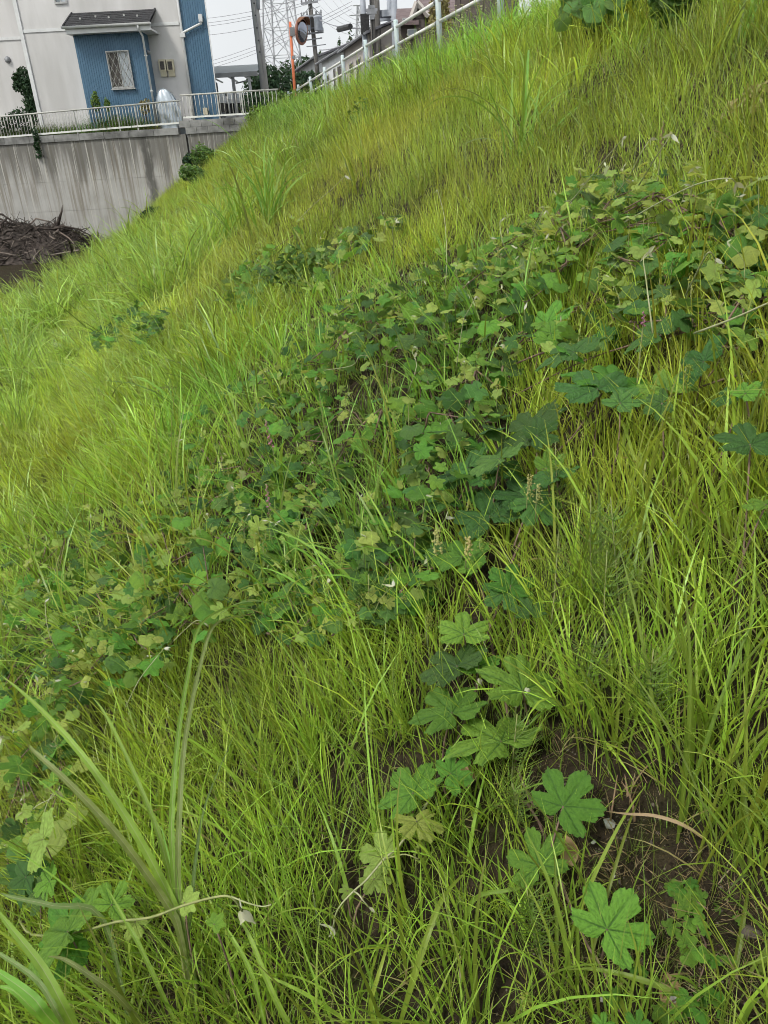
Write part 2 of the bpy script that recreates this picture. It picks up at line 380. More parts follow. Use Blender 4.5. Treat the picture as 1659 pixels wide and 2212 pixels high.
M['brown_wall'] = pm('brown_wall', (0.09, 0.075, 0.068), (0.15, 0.125, 0.11), 1.5, 0.9)
M['bark'] = pm('bark', (0.06, 0.045, 0.032), (0.14, 0.11, 0.08), 8, 0.95, 0.6, 30, stretch=(1, 1, 0.3))
M['debris'] = pm('dead_branches', (0.022, 0.017, 0.014), (0.085, 0.068, 0.058), 9, 0.95, 0.6, 30)
M['debris_pale'] = pm('pale_dead_wood', (0.13, 0.105, 0.085), (0.25, 0.21, 0.18), 9, 0.95, 0.4, 30)
M['log'] = pm('cut_log', (0.24, 0.15, 0.11), (0.36, 0.26, 0.20), 7, 0.9, 0.5, 25)
M['stem'] = pm('vine_stem', (0.12, 0.075, 0.06), (0.23, 0.16, 0.11), 30, 0.8)
M['stem_green'] = pm('green_stem', (0.22, 0.26, 0.09), (0.33, 0.34, 0.14), 30, 0.7)
M['stem_pale'] = pm('woolly_stem', (0.30, 0.33, 0.15), (0.44, 0.44, 0.27), 30, 0.9)
M['stone'] = pm('pale_stone', (0.42, 0.41, 0.38), (0.60, 0.59, 0.56), 20, 0.8)
M['pebble'] = pm('pebble', (0.05, 0.04, 0.032), (0.15, 0.125, 0.1), 40, 0.9)
M['drydead'] = pm('dead_leaf', (0.30, 0.19, 0.09), (0.42, 0.30, 0.17), 20, 0.8)
GR = foliage('grass_blade', (0, 0, 0), 0.46, 0.34, 0.40, 0.55, 'inst', dry=(0.36, 0.28, 0.16), tboost=1.7)
BLADE = foliage('broad_grass_blade', (0.20, 0.36, 0.055), 0.14, 0.36, 0.5, 0.25, 'object', vein=(0.34, 0.40, 0.20))
BLADE2 = foliage('dull_grass_blade', (0.18, 0.25, 0.07), 0.2, 0.3, 0.5, 0.3, 'object', vein=(0.33, 0.33, 0.2))
ARCH = foliage('bright_arching_blade', (0.25, 0.37, 0.075), 0.25, 0.4, 0.45, 0.35, 'object')
SEDGE = foliage('sedge_blade', (0.21, 0.29, 0.042), 0.3, 0.4, 0.45, 0.35, 'object')
STRAW = foliage('straw_blade', (0.33, 0.25, 0.15), 0.35, 0.3, 0.7, 0.2, 'object')
LEAF = foliage('grape_leaf', (0.145, 0.31, 0.042), 0.28, 0.33, 0.52, 0.26, 'object', vein=(0.07, 0.165, 0.035), back=(0.24, 0.33, 0.14))
LEAFD = foliage('grape_leaf_dark', (0.08, 0.18, 0.036), 0.38, 0.27, 0.5, 0.3, 'object', vein=(0.045, 0.10, 0.035), back=(0.18, 0.27, 0.11))
LEAFY = foliage('grape_leaf_young', (0.36, 0.47, 0.11), 0.2, 0.38, 0.6, 0.25, 'object', vein=(0.19, 0.25, 0.06), back=(0.4, 0.45, 0.24))
LEAFW = foliage('grape_leaf_woolly', (0.55, 0.57, 0.40), 0.15, 0.3, 0.9, 0.1, 'object', back=(0.6, 0.61, 0.5), tboost=1.1)
BUSH = foliage('bush_leaf', (0.10, 0.185, 0.045), 0.45, 0.28, 0.55, 0.25, 'blade')
BUSHD = foliage('dark_bush_leaf', (0.032, 0.072, 0.032), 0.45, 0.2, 0.6, 0.25, 'blade')
BUSHL = foliage('light_bush_leaf', (0.15, 0.24, 0.055), 0.4, 0.33, 0.55, 0.25, 'blade')
PINE = foliage('conifer_leaf', (0.045, 0.085, 0.04), 0.5, 0.2, 0.6, 0.2, 'blade')
GOLD = foliage('golden_conifer_leaf', (0.30, 0.27, 0.12), 0.4, 0.25, 0.6, 0.2, 'blade')
FLOWER = foliage('cream_flower', (0.58, 0.56, 0.22), 0.2, 0.3, 0.8, 0.1, 'object', tboost=1.0)
BUD = foliage('green_bud', (0.27, 0.32, 0.07), 0.2, 0.3, 0.8, 0.1, 'object', tboost=1.2)
PINK = foliage('pink_floret', (0.55, 0.24, 0.36), 0.25, 0.3, 0.7, 0.2, 'object', tboost=1.0, tyellow=1.0)
WHITEF = foliage('white_petal', (0.75, 0.75, 0.7), 0.1, 0.3, 0.8, 0.1, 'inst', tboost=1.0)
POLY = foliage('polycarbonate', (.72, .75, .77), 0, .72, .3, .4, 'object', tboost=1.15, tyellow=1.0, tblue=1.0)
M['rusty'] = pm('rust_brown', (0.16, 0.075, 0.045), (0.25, 0.13, 0.08), 20, 0.9)

# ------------------------------------------------------------------ ground, road
def grid(name, xs, ys, zf, mat):
    X, Y = np.meshgrid(xs, ys); Z = zf(X, Y)
    V = np.stack([X, Y, Z], -1).reshape(-1, 3); nx = len(xs)
    fs = [(j * nx + i, j * nx + i + 1, (j + 1) * nx + i + 1, (j + 1) * nx + i) for j in range(len(ys) - 1) for i in range(nx - 1)]
    mb = MB(); mb.add(V, fs); o = mb.build(name, mat, smooth=True, org=(0, 0, 0)); o['kind'] = 'structure'; return o
slope = grid('grassy_slope_ground', np.arange(-26, 20.01, 0.25), np.arange(-4, WALLY + 0.2, 0.25), tz, M['soil'])
lot = grid('house_lot_ground', np.arange(-40, 26.01, 0.5), np.arange(WALLY + 0.25, 110, 0.5), lot_z, M['gravel'])
mb = MB(); mb.add([(-900, 105, 0.9), (900, 105, 0.9), (900, 1500, 0.9), (-900, 1500, 0.9)], [(0, 1, 2, 3)]); far = mb.build('far_ground', M['far_ground']); far['kind'] = 'structure'
mb = MB(); mb.add([(-900, -900, TOE - 0.05), (-25.5, -900, TOE - 0.05), (-25.5, 31, TOE - 0.05), (-900, 31, TOE - 0.05)], [(0, 1, 2, 3)]); fl = mb.build('valley_ground', M['far_ground']); fl['kind'] = 'structure'
mb = MB()
q = []
for u in (-5, 95):
    for v in (6.0, 11.2): q.append((*xy_of(u, v), CREST + 0.012))
mb.add(q, [(0, 1, 3, 2)]); rd = mb.build('road', M['asphalt']); rd['kind'] = 'structure'
mb = MB()
for v0, v1 in ((5.8, 6.0), (11.2, 11.4)):
    c = []
    for z in (CREST - 0.1, CREST + 0.13):
        for (u, v) in ((-5, v0), (95, v0), (95, v1), (-5, v1)): c.append((*xy_of(u, v), z))
    mb.hexa(c)
kb = mb.build('road_kerb', M['coping']); kb['kind'] = 'structure'

# ------------------------------------------------------------------ retaining wall
def lin(p, q, t): return np.asarray(p) * (1 - t) + np.asarray(q) * t
WT0, WT1 = A(0, 314, WALLY), A(399, 290, WALLY)            # top of the cast wall, underside of the coping
def wall_top(x):
    return WT0[2] + (WT1[2] - WT0[2]) * (x - WT0[0]) / (WT1[0] - WT0[0])
JX = A(404, 300, WALLY)[0]
XL = A(-260, 314, WALLY)[0]; XR = JX + 4.2
rw = thing('retaining_wall', ((XL + XR) / 2, WALLY + 0.15, TOE), 'streaked grey concrete retaining wall below the white and blue house', 'wall')
def wall_panel(x0, x1, name, dz=0.0, label=None):
    mb = MB(); z0 = TOE - 0.3
    mb.hexa([(x0, WALLY, z0), (x1, WALLY, z0), (x1, WALLY + 0.3, z0), (x0, WALLY + 0.3, z0),
             (x0, WALLY, wall_top(x0) + dz), (x1, WALLY, wall_top(x1) + dz), (x1, WALLY + 0.3, wall_top(x1) + dz), (x0, WALLY + 0.3, wall_top(x0) + dz)])
    return mb.build(name, M['wall'], rw)
xs = [XL, JX - 9.6, JX - 0.02]
for a, b in zip(xs[:-1], xs[1:]): wall_panel(a, b - 0.015, 'wall_panel')
wall_panel(JX + 0.03, XR, 'wall_panel')
for zz in (-1.35, -0.35):                                    # formwork ledges, slightly proud
    mb = MB(); mb.box((XL, WALLY - 0.005, zz), (JX - 0.04, WALLY + 0.01, zz + 0.014)); mb.build('formwork_line', M['wall'], rw)
# coping blocks
x = XL
while x < JX - 0.3:
    x1 = min(x + 0.9, JX - 0.03); h = A(0, 299, WALLY)[2] - WT0[2]
    mb = MB(); g = 0.006; y0, y1 = WALLY - 0.045 + random.uniform(-.004, .004), WALLY + 0.32
    mb.hexa([(x + g, y0, wall_top(x) + .003), (x1 - g, y0, wall_top(x1) + .003), (x1 - g, y1, wall_top(x1) + .003), (x + g, y1, wall_top(x) + .003),
             (x + g, y0, wall_top(x) + h), (x1 - g, y0, wall_top(x1) + h), (x1 - g, y1, wall_top(x1) + h), (x + g, y1, wall_top(x) + h)])
    mb.build('coping_block', M['coping'], rw); x = x1
x = JX
hR = A(420, 259, WALLY)[2] - wall_top(A(420, 259, WALLY)[0])
for row in range(2):
    x = JX - (0.2 if row else 0)
    while x < XR - 0.1:
        x1 = min(x + 0.4, XR); z0 = wall_top(x) + .003 + row * hR / 2; g = .005
        mb = MB(); mb.box((x + g, WALLY - 0.05 + random.uniform(-.004, .004), z0), (x1 - g, WALLY + 0.32, z0 + hR / 2 - .006)); mb.build('coping_block', M['coping'], rw); x = x1

# ------------------------------------------------------------------ railings on the wall
def railing(name, label, top, bot, Y, ends, n_bal, posts, stubs, thick=0.022):
    """top, bot: two photo points each for the rails; ends: extra extension in px to the left"""
    t0, t1 = A(*top[0], Y), A(*top[1], Y); b0, b1 = A(*bot[0], Y), A(*bot[1], Y)
    xa, xb = min(t0[0], b0[0]), max(t1[0], b1[0])
    ft = lambda x: t0[2] + (t1[2] - t0[2]) * (x - t0[0]) / (t1[0] - t0[0])
    fb = lambda x: b0[2] + (b1[2] - b0[2]) * (x - b0[0]) / (b1[0] - b0[0])
    th = thing(name, ((xa + xb) / 2, Y, fb((xa + xb) / 2)), label, 'railing')
    mb = MB(); mb.tube([(t0[0], Y, ft(t0[0])), (t1[0], Y, ft(t1[0]))], 0.026, 8); mb.build('top_rail', M['rail'], th, True)
    mb = MB(); mb.hexa([(b0[0], Y - .02, fb(b0[0]) - .028), (b1[0], Y - .02, fb(b1[0]) - .028), (b1[0], Y + .02, fb(b1[0]) - .028), (b0[0], Y + .02, fb(b0[0]) - .028),
                        (b0[0], Y - .02, fb(b0[0]) + .028), (b1[0], Y - .02, fb(b1[0]) + .028), (b1[0], Y + .02, fb(b1[0]) + .028), (b0[0], Y + .02, fb(b0[0]) + .028)])
    mb.build('bottom_rail', M['guard'], th)
    for i in range(n_bal):
        x = xa + (xb - xa) * (i + 0.5) / n_bal
        if x < t0[0] or x > t1[0]: continue
        mb = MB(); mb.tube([(x, Y, max(fb(x) + .02, fb(x))), (x, Y, ft(x) - .02)], 0.0115, 6); mb.build('baluster', M['rail'], th, True)
    for px in posts:
        x = A(px, 240, Y)[0]
        mb = MB(); mb.box((x - .022, Y + .003, fb(x) - .16), (x + .022, Y + .045, ft(x) + .01)); mb.build('post', M['rail'], th)
    return th
railing('railing', 'long pale metal railing of thin bars along the wall below the house', ((-200, 270), (391, 217)), ((-200, 313), (398, 264.5)), WALLY + 0.06, 0, 92, (-40, 62, 158, 252, 292), ())
railing('railing', 'short raised pale railing in front of the blue corner beside the silver cover', ((389, 206), (600, 193)), ((396, 254), (560, 244)), WALLY + 0.10, 0, 24, (412, 473, 525), ())

# ------------------------------------------------------------------ the house
HY, PY, LY = 31.7, 30.95, 33.2
def fx(px, py, Y): return A(px, py, Y)[0]
def fz(px, py, Y): return A(px, py, Y)[2]
hx0, hx1 = fx(45, 65, HY), fx(454, 98, HY)
hb = fx(391, 57, HY)                                        # white / blue change
base_z, top_z = 1.15, 8.3
house = thing('house', ((hx0 + hx1) / 2, HY + 3.5, base_z), 'white stuccoed house with blue ribbed siding above the retaining wall', 'house')
def part(name, mat, lo, hi, parent=house):
    mb = MB(); mb.box(lo, hi); return mb.build(name, mat, parent)
part('wall', M['white_wall'], (hx0, HY, base_z - 0.1), (hb, HY + 5, top_z))
band_z = fz(200, 60, HY)
part('storey_band', M['trim'], (hx0 - .02, HY - .025, band_z - .05), (hb - .06, HY - .002, band_z + .05))
mb = MB(); mb.box((hx0 - .06, HY - .045, base_z), (hx0 + .075, HY + .05, top_z)); mb.build('corner_trim', M['trim'], house)
part('foundation', M['coping'], (hx0, HY - .03, base_z - .1), (hx1, HY - .004, base_z + .28))
def ribbed(x0, x1, y, z0, z1, pitch, depth, side=-1):
    """vertical ribbed sheet facing -y"""
    mb = MB(); n = int(round((x1 - x0) / pitch)); prof = []
    for i in range(n):
        a = x0 + (x1 - x0) * i / n; p = (x1 - x0) / n
        prof += [(a, y), (a + p * .52, y), (a + p * .62, y - depth), (a + p * .9, y - depth)]
    prof.append((x1, y)); k = len(prof)
    V = [(px, py, z0) for px, py in prof] + [(px, py, z1) for px, py in prof]
    mb.add(V, [(i, i + 1, k + i + 1, k + i) for i in range(k - 1)]); return mb
ribbed(hb + .01, hx1, HY - .004, base_z + .1, top_z, 0.085, 0.010).build('blue_siding', M['blue'], house)
mb = MB(); xb_ = hx1 * (HY + 5) / HY - .25
mb.hexa([(hb + .005, HY, base_z - .1), (hx1 - .002, HY, base_z - .1), (xb_, HY + 5, base_z - .1), (hb + .005, HY + 5, base_z - .1), (hb + .005, HY, top_z), (hx1 - .002, HY, top_z), (xb_, HY + 5, top_z), (hb + .005, HY + 5, top_z)]); mb.build('blue_wall_core', M['blue'], house)
part('corner_edge', M['trim'], (hx1, HY - .03, base_z + .1), (hx1 + .03, HY + .03, top_z))
# left wing set back
lx1 = hx0 + 0.05
part('wing_wall', M['white_wall'], (hx0 - 6, LY, base_z - .1), (lx1, LY + 5, top_z))
wz = fz(10, 84, LY)
part('storey_band', M['trim'], (hx0 - 6, LY - .03, wz - .05), (lx1 - .01, LY - .002, wz + .05))
mb = MB(); c = A(17, 129, LY); mb.lathe((c[0], LY - .002, c[2]), [(0.115, 0), (0.115, .03), (.10, .07), (.06, .11), (.0, .125)], 14, axis=(0, -1, 0)); mb.build('vent_hood', M['steel'], house, True)
# roof of the house above the frame
part('roof_slab', M['tile_roof'], (hx0 - .5, HY - .5, top_z + .003), (hx1 + .3, HY + 6.5, top_z + .25))
# upper window
a, b_ = A(98, -70, HY), A(146, 8, HY)
win = MB(); x0, x1, z0, z1 = a[0] + .08, b_[0], b_[2], b_[2] + 1.0
for lo, hi in (((x0, HY - .05, z0), (x1, HY - .002, z0 + .06)), ((x0, HY - .05, z1 - .05), (x1, HY - .002, z1)), ((x0, HY - .05, z0 + .06), (x0 + .05, HY - .002, z1 - .05)), ((x1 - .05, HY - .05, z0 + .06), (x1, HY - .002, z1 - .05)), (((x0 + x1) / 2 - .02, HY - .04, z0 + .06), ((x0 + x1) / 2 + .02, HY - .002, z1 - .05))):
    win.box(lo, hi)
w1 = win.build('window', M['alu'], house)
for s in (0, 1):
    xa, xb = (x0 + .05, (x0 + x1) / 2 - .02) if s == 0 else ((x0 + x1) / 2 + .02, x1 - .05)
    mb = MB(); mb.box((xa, HY - .012, z0 + .06), (xb, HY - .004, z1 - .05)); mb.build('pane', M['frost'] if s else M['glass'], w1)
# porch (blue bay)
bx0, bx1 = fx(166, 120, PY), fx(318, 140, PY)
pz1 = fz(230, 62, PY)
ribbed(bx0, bx1, PY, base_z, pz1, 0.085, 0.010).build('bay_siding', M['blue'], house)
part('bay_core', M['blue'], (bx0 + .004, PY + .003, base_z), (bx1 - .004, HY - .003, pz1))
ez = fz(230, 57, 30.55)
e0, e1 = fx(134, 54, 30.5), fx(323, 45, 30.5)
rz_top = fz(230, 25, HY)
mb = MB()
th_ = 0.06
mb.hexa([(e0, 30.5, ez), (e1, 30.5, ez), (e1, HY - .003, rz_top - th_), (e0, HY - .003, rz_top - th_), (e0, 30.5, ez + th_), (e1, 30.5, ez + th_), (e1, HY - .003, rz_top), (e0, HY - .003, rz_top)])
prf = mb.build('bay_roof', M['roof_dark'], house)
nrow = 7
for i in range(nrow):                                       # slate courses
    t0, t1 = i / nrow, (i + 1) / nrow
    ya, yb = 30.5 + (HY - 30.5) * t0, 30.5 + (HY - 30.5) * t1; za, zb = ez + th_ + (rz_top - ez - th_) * t0, ez + th_ + (rz_top - ez - th_) * t1
    mb = MB(); mb.hexa([(e0 + .05, ya - .01, za + .004), (e1 - .05, ya - .01, za + .004), (e1 - .05, yb, zb + .002), (e0 + .05, yb, zb + .002), (e0 + .05, ya - .01, za + .022), (e1 - .05, ya - .01, za + .022), (e1 - .05, yb, zb + .006), (e0 + .05, yb, zb + .006)])
    mb.build('roof_course', M['roof_dark'], prf)
for i in range(5):
    t = .42 + .12 * (i % 2); x = e0 + (e1 - e0) * (.17 + .165 * i); y = 30.5 + (HY - 30.5) * t; z = ez + th_ + (rz_top - ez - th_) * t
    mb = MB(); mb.box((x - .03, y - .03, z + .01), (x + .03, y + .03, z + .07)); mb.build('snow_guard', M['alu'], prf)
for x in (e0, e1 - .05):
    mb = MB(); mb.hexa([(x, 30.49, ez + .02), (x + .05, 30.49, ez + .02), (x + .05, HY - .004, rz_top - .02), (x, HY - .004, rz_top - .02), (x, 30.49, ez + th_ + .04), (x + .05, 30.49, ez + th_ + .04), (x + .05, HY - .004, rz_top + .04), (x, HY - .004, rz_top + .04)])
    mb.build('roof_edge', M['roof_dark'], prf)
part('fascia', M['trim'], (e0 + .06, 30.55, ez - .17), (e1 - .02, 30.62, ez - .005), prf)
part('soffit', M['trim'], (e0 + .06, 30.63, ez - .16), (e1 - .02, HY - .01, ez - .10), prf)
mb = MB(); pr = []
for j in range(9):
    an = math.pi * j / 8; pr.append((-.065 * math.cos(an), -.075 * math.sin(an)))
V = [(x, 30.47 + p[0], ez + .05 + p[1]) for x in (e0 - .03, e1 + .03) for p in pr]
mb.add(V, [(j, j + 1, 9 + j + 1, 9 + j) for j in range(8)] + [tuple(range(9)), tuple(range(17, 8, -1))]); mb.build('gutter', M['trim'], prf, True)
dpx = fx(304, 66, 30.8)
mb = MB(); mb.tube([(dpx, 30.47, ez - .02), (dpx, 30.5, ez - .12), (dpx + .02, 30.85, ez - .3), (dpx + .02, 30.86, base_z + .05)], .036, 8); mb.build('downpipe', M['trim'], house, True)
for z in (ez - .9, ez - 2.0):
    mb = MB(); mb.box((dpx - .03, 30.82, z), (dpx + .07, PY - .02, z + .03)); mb.build('pipe_bracket', M['trim'], house)
# main downpipe and elbow
gx = hb + .02
mb = MB(); mb.tube([(gx, HY - .07, top_z), (gx, HY - .07, base_z + .02)], .042, 8); mb.build('downpipe', M['trim'], house, True)
p_a, p_b, p_c = A(396, 70, HY - .09), A(435, 50, HY - .09), A(433, 38, HY - .09)
mb = MB(); mb.tube([p_a - [.06, 0, .06], p_a, p_b, p_b + [0, 0, .06], p_c + [0, 0, .06]], .04, 8); mb.build('overflow_pipe', M['trim'], house, True)
mb = MB(); mb.box((p_c[0] - .065, HY - .16, p_b[2] + .04), (p_c[0] + .065, HY - .03, p_c[2] + .1)); mb.build('rain_head', M['trim'], house)
mb = MB(); mb.box((p_a[0] - .13, HY - .13, p_a[2] - .15), (p_a[0] + .05, HY - .02, p_a[2] - .02)); mb.build('pipe_joint', M['trim'], house)
# window with lattice grille in the bay
a, b_ = A(233, 110, PY - .03), A(288, 191, PY - .03)
x0 = (fx(229, 110, PY) + fx(244, 192, PY)) / 2; x1 = (fx(278.5, 109, PY) + fx(292, 189, PY)) / 2; z1 = fz(254, 110, PY); z0 = fz(268, 191, PY)
win = MB(); y0, y1 = PY - .07, PY - .02
for lo, hi in (((x0, y0, z0), (x1, y1, z0 + .06)), ((x0, y0, z1 - .045), (x1, y1, z1)), ((x0, y0, z0 + .06), (x0 + .045, y1, z1 - .045)), ((x1 - .045, y0, z0 + .06), (x1, y1, z1 - .045))): win.box(lo, hi)
w2 = win.build('window', M['alu'], house)
mb = MB(); mb.box((x0 - .03, y0 - .03, z0 - .04), (x1 + .03, y1, z0 - .002)); mb.build('sill', M['alu'], w2)
xm = (x0 + x1) / 2
mb = MB(); mb.box((x0 + .045, PY - .04, z0 + .06), (xm - .015, PY - .03, z1 - .045)); mb.build('screen', M['screen'], w2)
mb = MB(); mb.box((xm + .015, PY - .035, z0 + .06), (x1 - .045, PY - .025, z1 - .045)); mb.build('pane', M['frost'], w2)
mb = MB(); mb.box((xm - .015, y0 + .01, z0 + .06), (xm + .015, y1, z1 - .045)); mb.build('mullion', M['alu'], w2)
gw, gh = x1 - x0 - .04, z1 - z0 - .05
def grille(sgn):
    step = gw / 4.0; sl = 2.05                               # rise per run
    k = -12
    while k < 16:
        pts = []
        xs0 = x0 + .02 + k * step
        for t in np.linspace(0, 1, 80):
            z = z0 + .03 + gh * t; x = xs0 + sgn * gh * t / sl
            if x0 + .02 <= x <= x1 - .02: pts.append((x, z))
        if len(pts) > 4:
            yq = y0 - .012 - (.009 if sgn > 0 else 0)
            mb = MB(); mb.tube([(pts[0][0], yq, pts[0][1]), (pts[-1][0], yq, pts[-1][1])], .0105, 4); mb.build('grille_bar', M['alu'], w2)
        k += 1
grille(1); grille(-1)
for (xa, xb, za, zb) in ((x0, x1, z0, z0 + .025), (x0, x1, z1 - .025, z1), (x0, x0 + .025, z0 + .025, z1 - .025), (x1 - .025, x1, z0 + .025, z1 - .025)):
    mb = MB(); mb.box((xa, y0 - .035, za), (xb, y0 - .003, zb)); mb.build('grille_frame', M['alu'], w2)
# electric meters
for px in (352, 369):
    c = A(px, 147, HY - .1); w, h = .125, .27
    mtr = MB(); mtr.hexa([(c[0] - w, HY - .16, c[2] - h * .35), (c[0] + w, HY - .16, c[2] - h * .35), (c[0] + w, HY - .002, c[2] - h * .35), (c[0] - w, HY - .002, c[2] - h * .35),
                          (c[0] - w, HY - .15, c[2] + h), (c[0] + w, HY - .15, c[2] + h), (c[0] + w, HY - .002, c[2] + h), (c[0] - w, HY - .002, c[2] + h)])
    mo = mtr.build('electric_meter', M['meter'], house)
    mb = MB(); mb.hexa([(c[0] - w * .9, HY - .1, c[2] - h), (c[0] + w * .9, HY - .1, c[2] - h), (c[0] + w * .9, HY - .002, c[2] - h), (c[0] - w * .9, HY - .002, c[2] - h),
                        (c[0] - w * .9, HY - .14, c[2] - h * .36), (c[0] + w * .9, HY - .14, c[2] - h * .36), (c[0] + w * .9, HY - .002, c[2] - h * .36), (c[0] - w * .9, HY - .002, c[2] - h * .36)]); mb.build('terminal_cover', M['meter'], mo)
    mb = MB(); mb.box((c[0] - w * .6, HY - .175, c[2] - h * .2), (c[0] + w * .6, HY - .163, c[2] + h * .75)); mb.build('meter_window', M['screen'], mo)
c = A(325, 113, PY + .3); mb = MB(); mb.lathe((bx1 + .001, PY + .3, c[2]), [(.07, 0), (.07, .05), (.04, .1), (0, .11)], 10, axis=(1, 0, 0)); mb.build('vent_hood', M['steel'], house, True)
c = A(444, 242, HY - .1); mb = MB(); mb.box((c[0] - .08, HY - .14, c[2] - .09), (c[0] + .08, HY - .03, c[2] + .14)); mb.build('outlet_box', M['meter'], house)

# silver sheet over something leaning on the house
ca, cb = A(340, 262, 30.62), A(389, 262, 30.62)
cx, cy, cz0 = (ca[0] + cb[0]) / 2 + .02, 30.62, 1.02
ctop = fz(362, 189, 30.62)
mb = MB(); nl, na = 22, 40; V = []
for i in range(nl):
    t = i / (nl - 1); z = cz0 + (ctop - cz0) * t
    prof = (1 - max(0, (t - .45) / .55) ** 2.3) ** .5 if t < 1 else 0.02
    prof = max(prof, .03)
    for j in range(na):
        an = 2 * math.pi * j / na
        fold = 1 + .16 * math.sin(5 * an + 1.2 * math.sin(3 * t + 1)) * (1 - t * .6) + .05 * math.sin(11 * an + 4 * t) + .035 * math.sin(17 * t + 3 * an)
        lean = -.16 * t + .10
        V.append((cx + lean + .42 * (1 - .1 * t) * prof * fold * math.cos(an), cy + .22 * prof * fold * math.sin(an), z + .03 * math.sin(4 * an) * (1 - t)))
mb.add(V, [(i * na + j, i * na + (j + 1) % na, (i + 1) * na + (j + 1) % na, (i + 1) * na + j) for i in range(nl - 1) for j in range(na)] + [tuple((nl - 1) * na + j for j in range(na))])
o = mb.build('covered_bundle', M['silver'], None, True); tag(o, 'crumpled silver sheet draped over a tall bundle by the white wall', 'tarp')

# ------------------------------------------------------------------ leaf clouds, bushes, trees
def leafcloud(mb, blobs, n, size, r_=rng, hollow=0.55, up=0.3):
    """n bent leaf quads through ellipsoid blobs: [(centre, (rx,ry,rz))]"""
    vol = np.array([b[1][0] * b[1][1] * b[1][2] for b in blobs]) ** .67; vol /= vol.sum()
    k = r_.choice(len(blobs), n, p=vol)
    C = np.array([b[0] for b in blobs])[k]; Rr = np.array([b[1] for b in blobs])[k]
    d = r_.normal(size=(n, 3)); d /= np.linalg.norm(d, axis=1, keepdims=True)
    rr = hollow + (1 - hollow) * r_.random(n) ** .6
    rr = np.where(r_.random(n) < .12, rr * 1.15, rr)
    P = C + d * Rr * rr[:, None]
    nn = d * .6 + r_.normal(size=(n, 3)) * .6 + np.array([0, 0, up]); nn /= np.linalg.norm(nn, axis=1, keepdims=True)
    a = np.cross(nn, r_.normal(size=(n, 3))); a /= np.linalg.norm(a, axis=1, keepdims=True); b = np.cross(nn, a)
    s = size * (.6 + .8 * r_.random(n))[:, None]
    V = np.stack([P - a * s, P - b * s * .45 - nn * s * .1, P + a * s, P + b * s * .45 - nn * s * .1], 1).reshape(-1, 3)
    fs = [(4 * i, 4 * i + 1, 4 * i + 2, 4 * i + 3) for i in range(n)]
    col = np.repeat(np.stack([r_.random(n), np.zeros(n), np.zeros(n), np.ones(n)], 1), 4, 0)
    mb.add(V, fs, 0, col)
def bush(name, label, cat, base, blobs, n, size, mat, stems=4, group=None, stem_mat=None, trunk_r=.02):
    base = np.asarray(base, float)
    t = thing(name, base, label, cat, group)
    mb = MB(); leafcloud(mb, blobs, n, size); mb.build('foliage', mat, t)
    for i in range(stems):
        b = blobs[i % len(blobs)]; tip = np.asarray(b[0]) + rng.normal(size=3) * np.asarray(b[1]) * .35
        st = base + np.array([rng.normal() * .06, rng.normal() * .06, -.05])
        mid = (st + tip) / 2 + rng.normal(size=3) * .08 * np.linalg.norm(tip - st)
        mb = MB(); mb.tube([st, mid, tip], [trunk_r, trunk_r * .7, trunk_r * .3], 5); mb.build('stem', stem_mat or M['bark'], t, True)
    return t
def tree(name, label, base, h, rad, n, size, mat, conifer=False, group=None):
    base = np.asarray(base, float); t = thing(name, base, label, 'tree', group)
    mb = MB(); mb.tube([base - [0, 0, .2], base + [.05 * h * .3, 0, h * .35], base + [0, 0, h * (.95 if conifer else .75)]], [h * .03, h * .022, h * .006], 7); mb.build('trunk', M['bark'], t, True)
    blobs = []
    if conifer:
        for i in range(9):
            f = i / 8; z = h * (.22 + .74 * f); w = rad * (1 - f) ** .8 + .05 * rad
            for j in range(3): 
                an = rng.random() * 6.28; blobs.append((base + [math.cos(an) * w * .4, math.sin(an) * w * .4, z], (w * .7, w * .7, h * .09)))
    else:
        for i in range(14):
            an = rng.random() * 6.28; rr = rad * (rng.random() ** .5) * .75; z = h * (.35 + .58 * rng.random())
            w = rad * (.28 + .25 * rng.random()); blobs.append((base + [math.cos(an) * rr, math.sin(an) * rr, z], (w, w, w * .8)))
            mb = MB(); mb.tube([base + [0, 0, h * (.3 + .02 * i)], base + [math.cos(an) * rr * .9, math.sin(an) * rr * .9, z]], [h * .01, h * .003], 5)
            if i < 8: mb.build('limb', M['bark'], t, True)
    mb = MB(); leafcloud(mb, blobs, n, size, hollow=.45); mb.build('crown', mat, t)
    return t
# greenery along the house
def along(px, py, Y): return A(px, py, Y)
c = A(52, 205, 32.4); 
blobs = [(A(px, py, 32.45), (r * .9, .16, r)) for px, py, r in ((50, 165, .32), (62, 172, .3), (42, 176, .25), (58, 190, .34), (66, 200, .3), (70, 212, .3), (68, 225, .34), (72, 238, .32), (76, 250, .3), (36, 168, .18), (36, 188, .16))]
bush('ivy', 'dark green ivy climbing the corner of the white house', 'ivy', (c[0] + .2, 32.4, 1.0), blobs, 2600, .07, BUSHD, 4)
blobs = [(A(px, py, 30.45), (r * 1.25, .2, r)) for px, py, r in ((-30, 275, .28), (5, 270, .25), (25, 262, .28), (40, 258, .32), (48, 248, .25), (55, 268, .3), (20, 285, .2), (60, 285, .2))]
bush('shrub', 'dark straggly shrub behind the left end of the long railing', 'shrub', (A(40, 270, 30.45)[0], 30.45, 1.0), blobs, 1500, .055, BUSHD, 5)
blobs = [(A(206, 222, 30.5), (.16, .12, .28)), (A(206, 210, 30.5), (.1, .1, .2)), (A(232, 226, 30.5), (.1, .1, .22))]
bush('shrub', 'small upright light green shrub in front of the blue bay', 'shrub', (A(206, 240, 30.5)[0], 30.5, 1.0), blobs, 700, .045, BUSHL, 4)
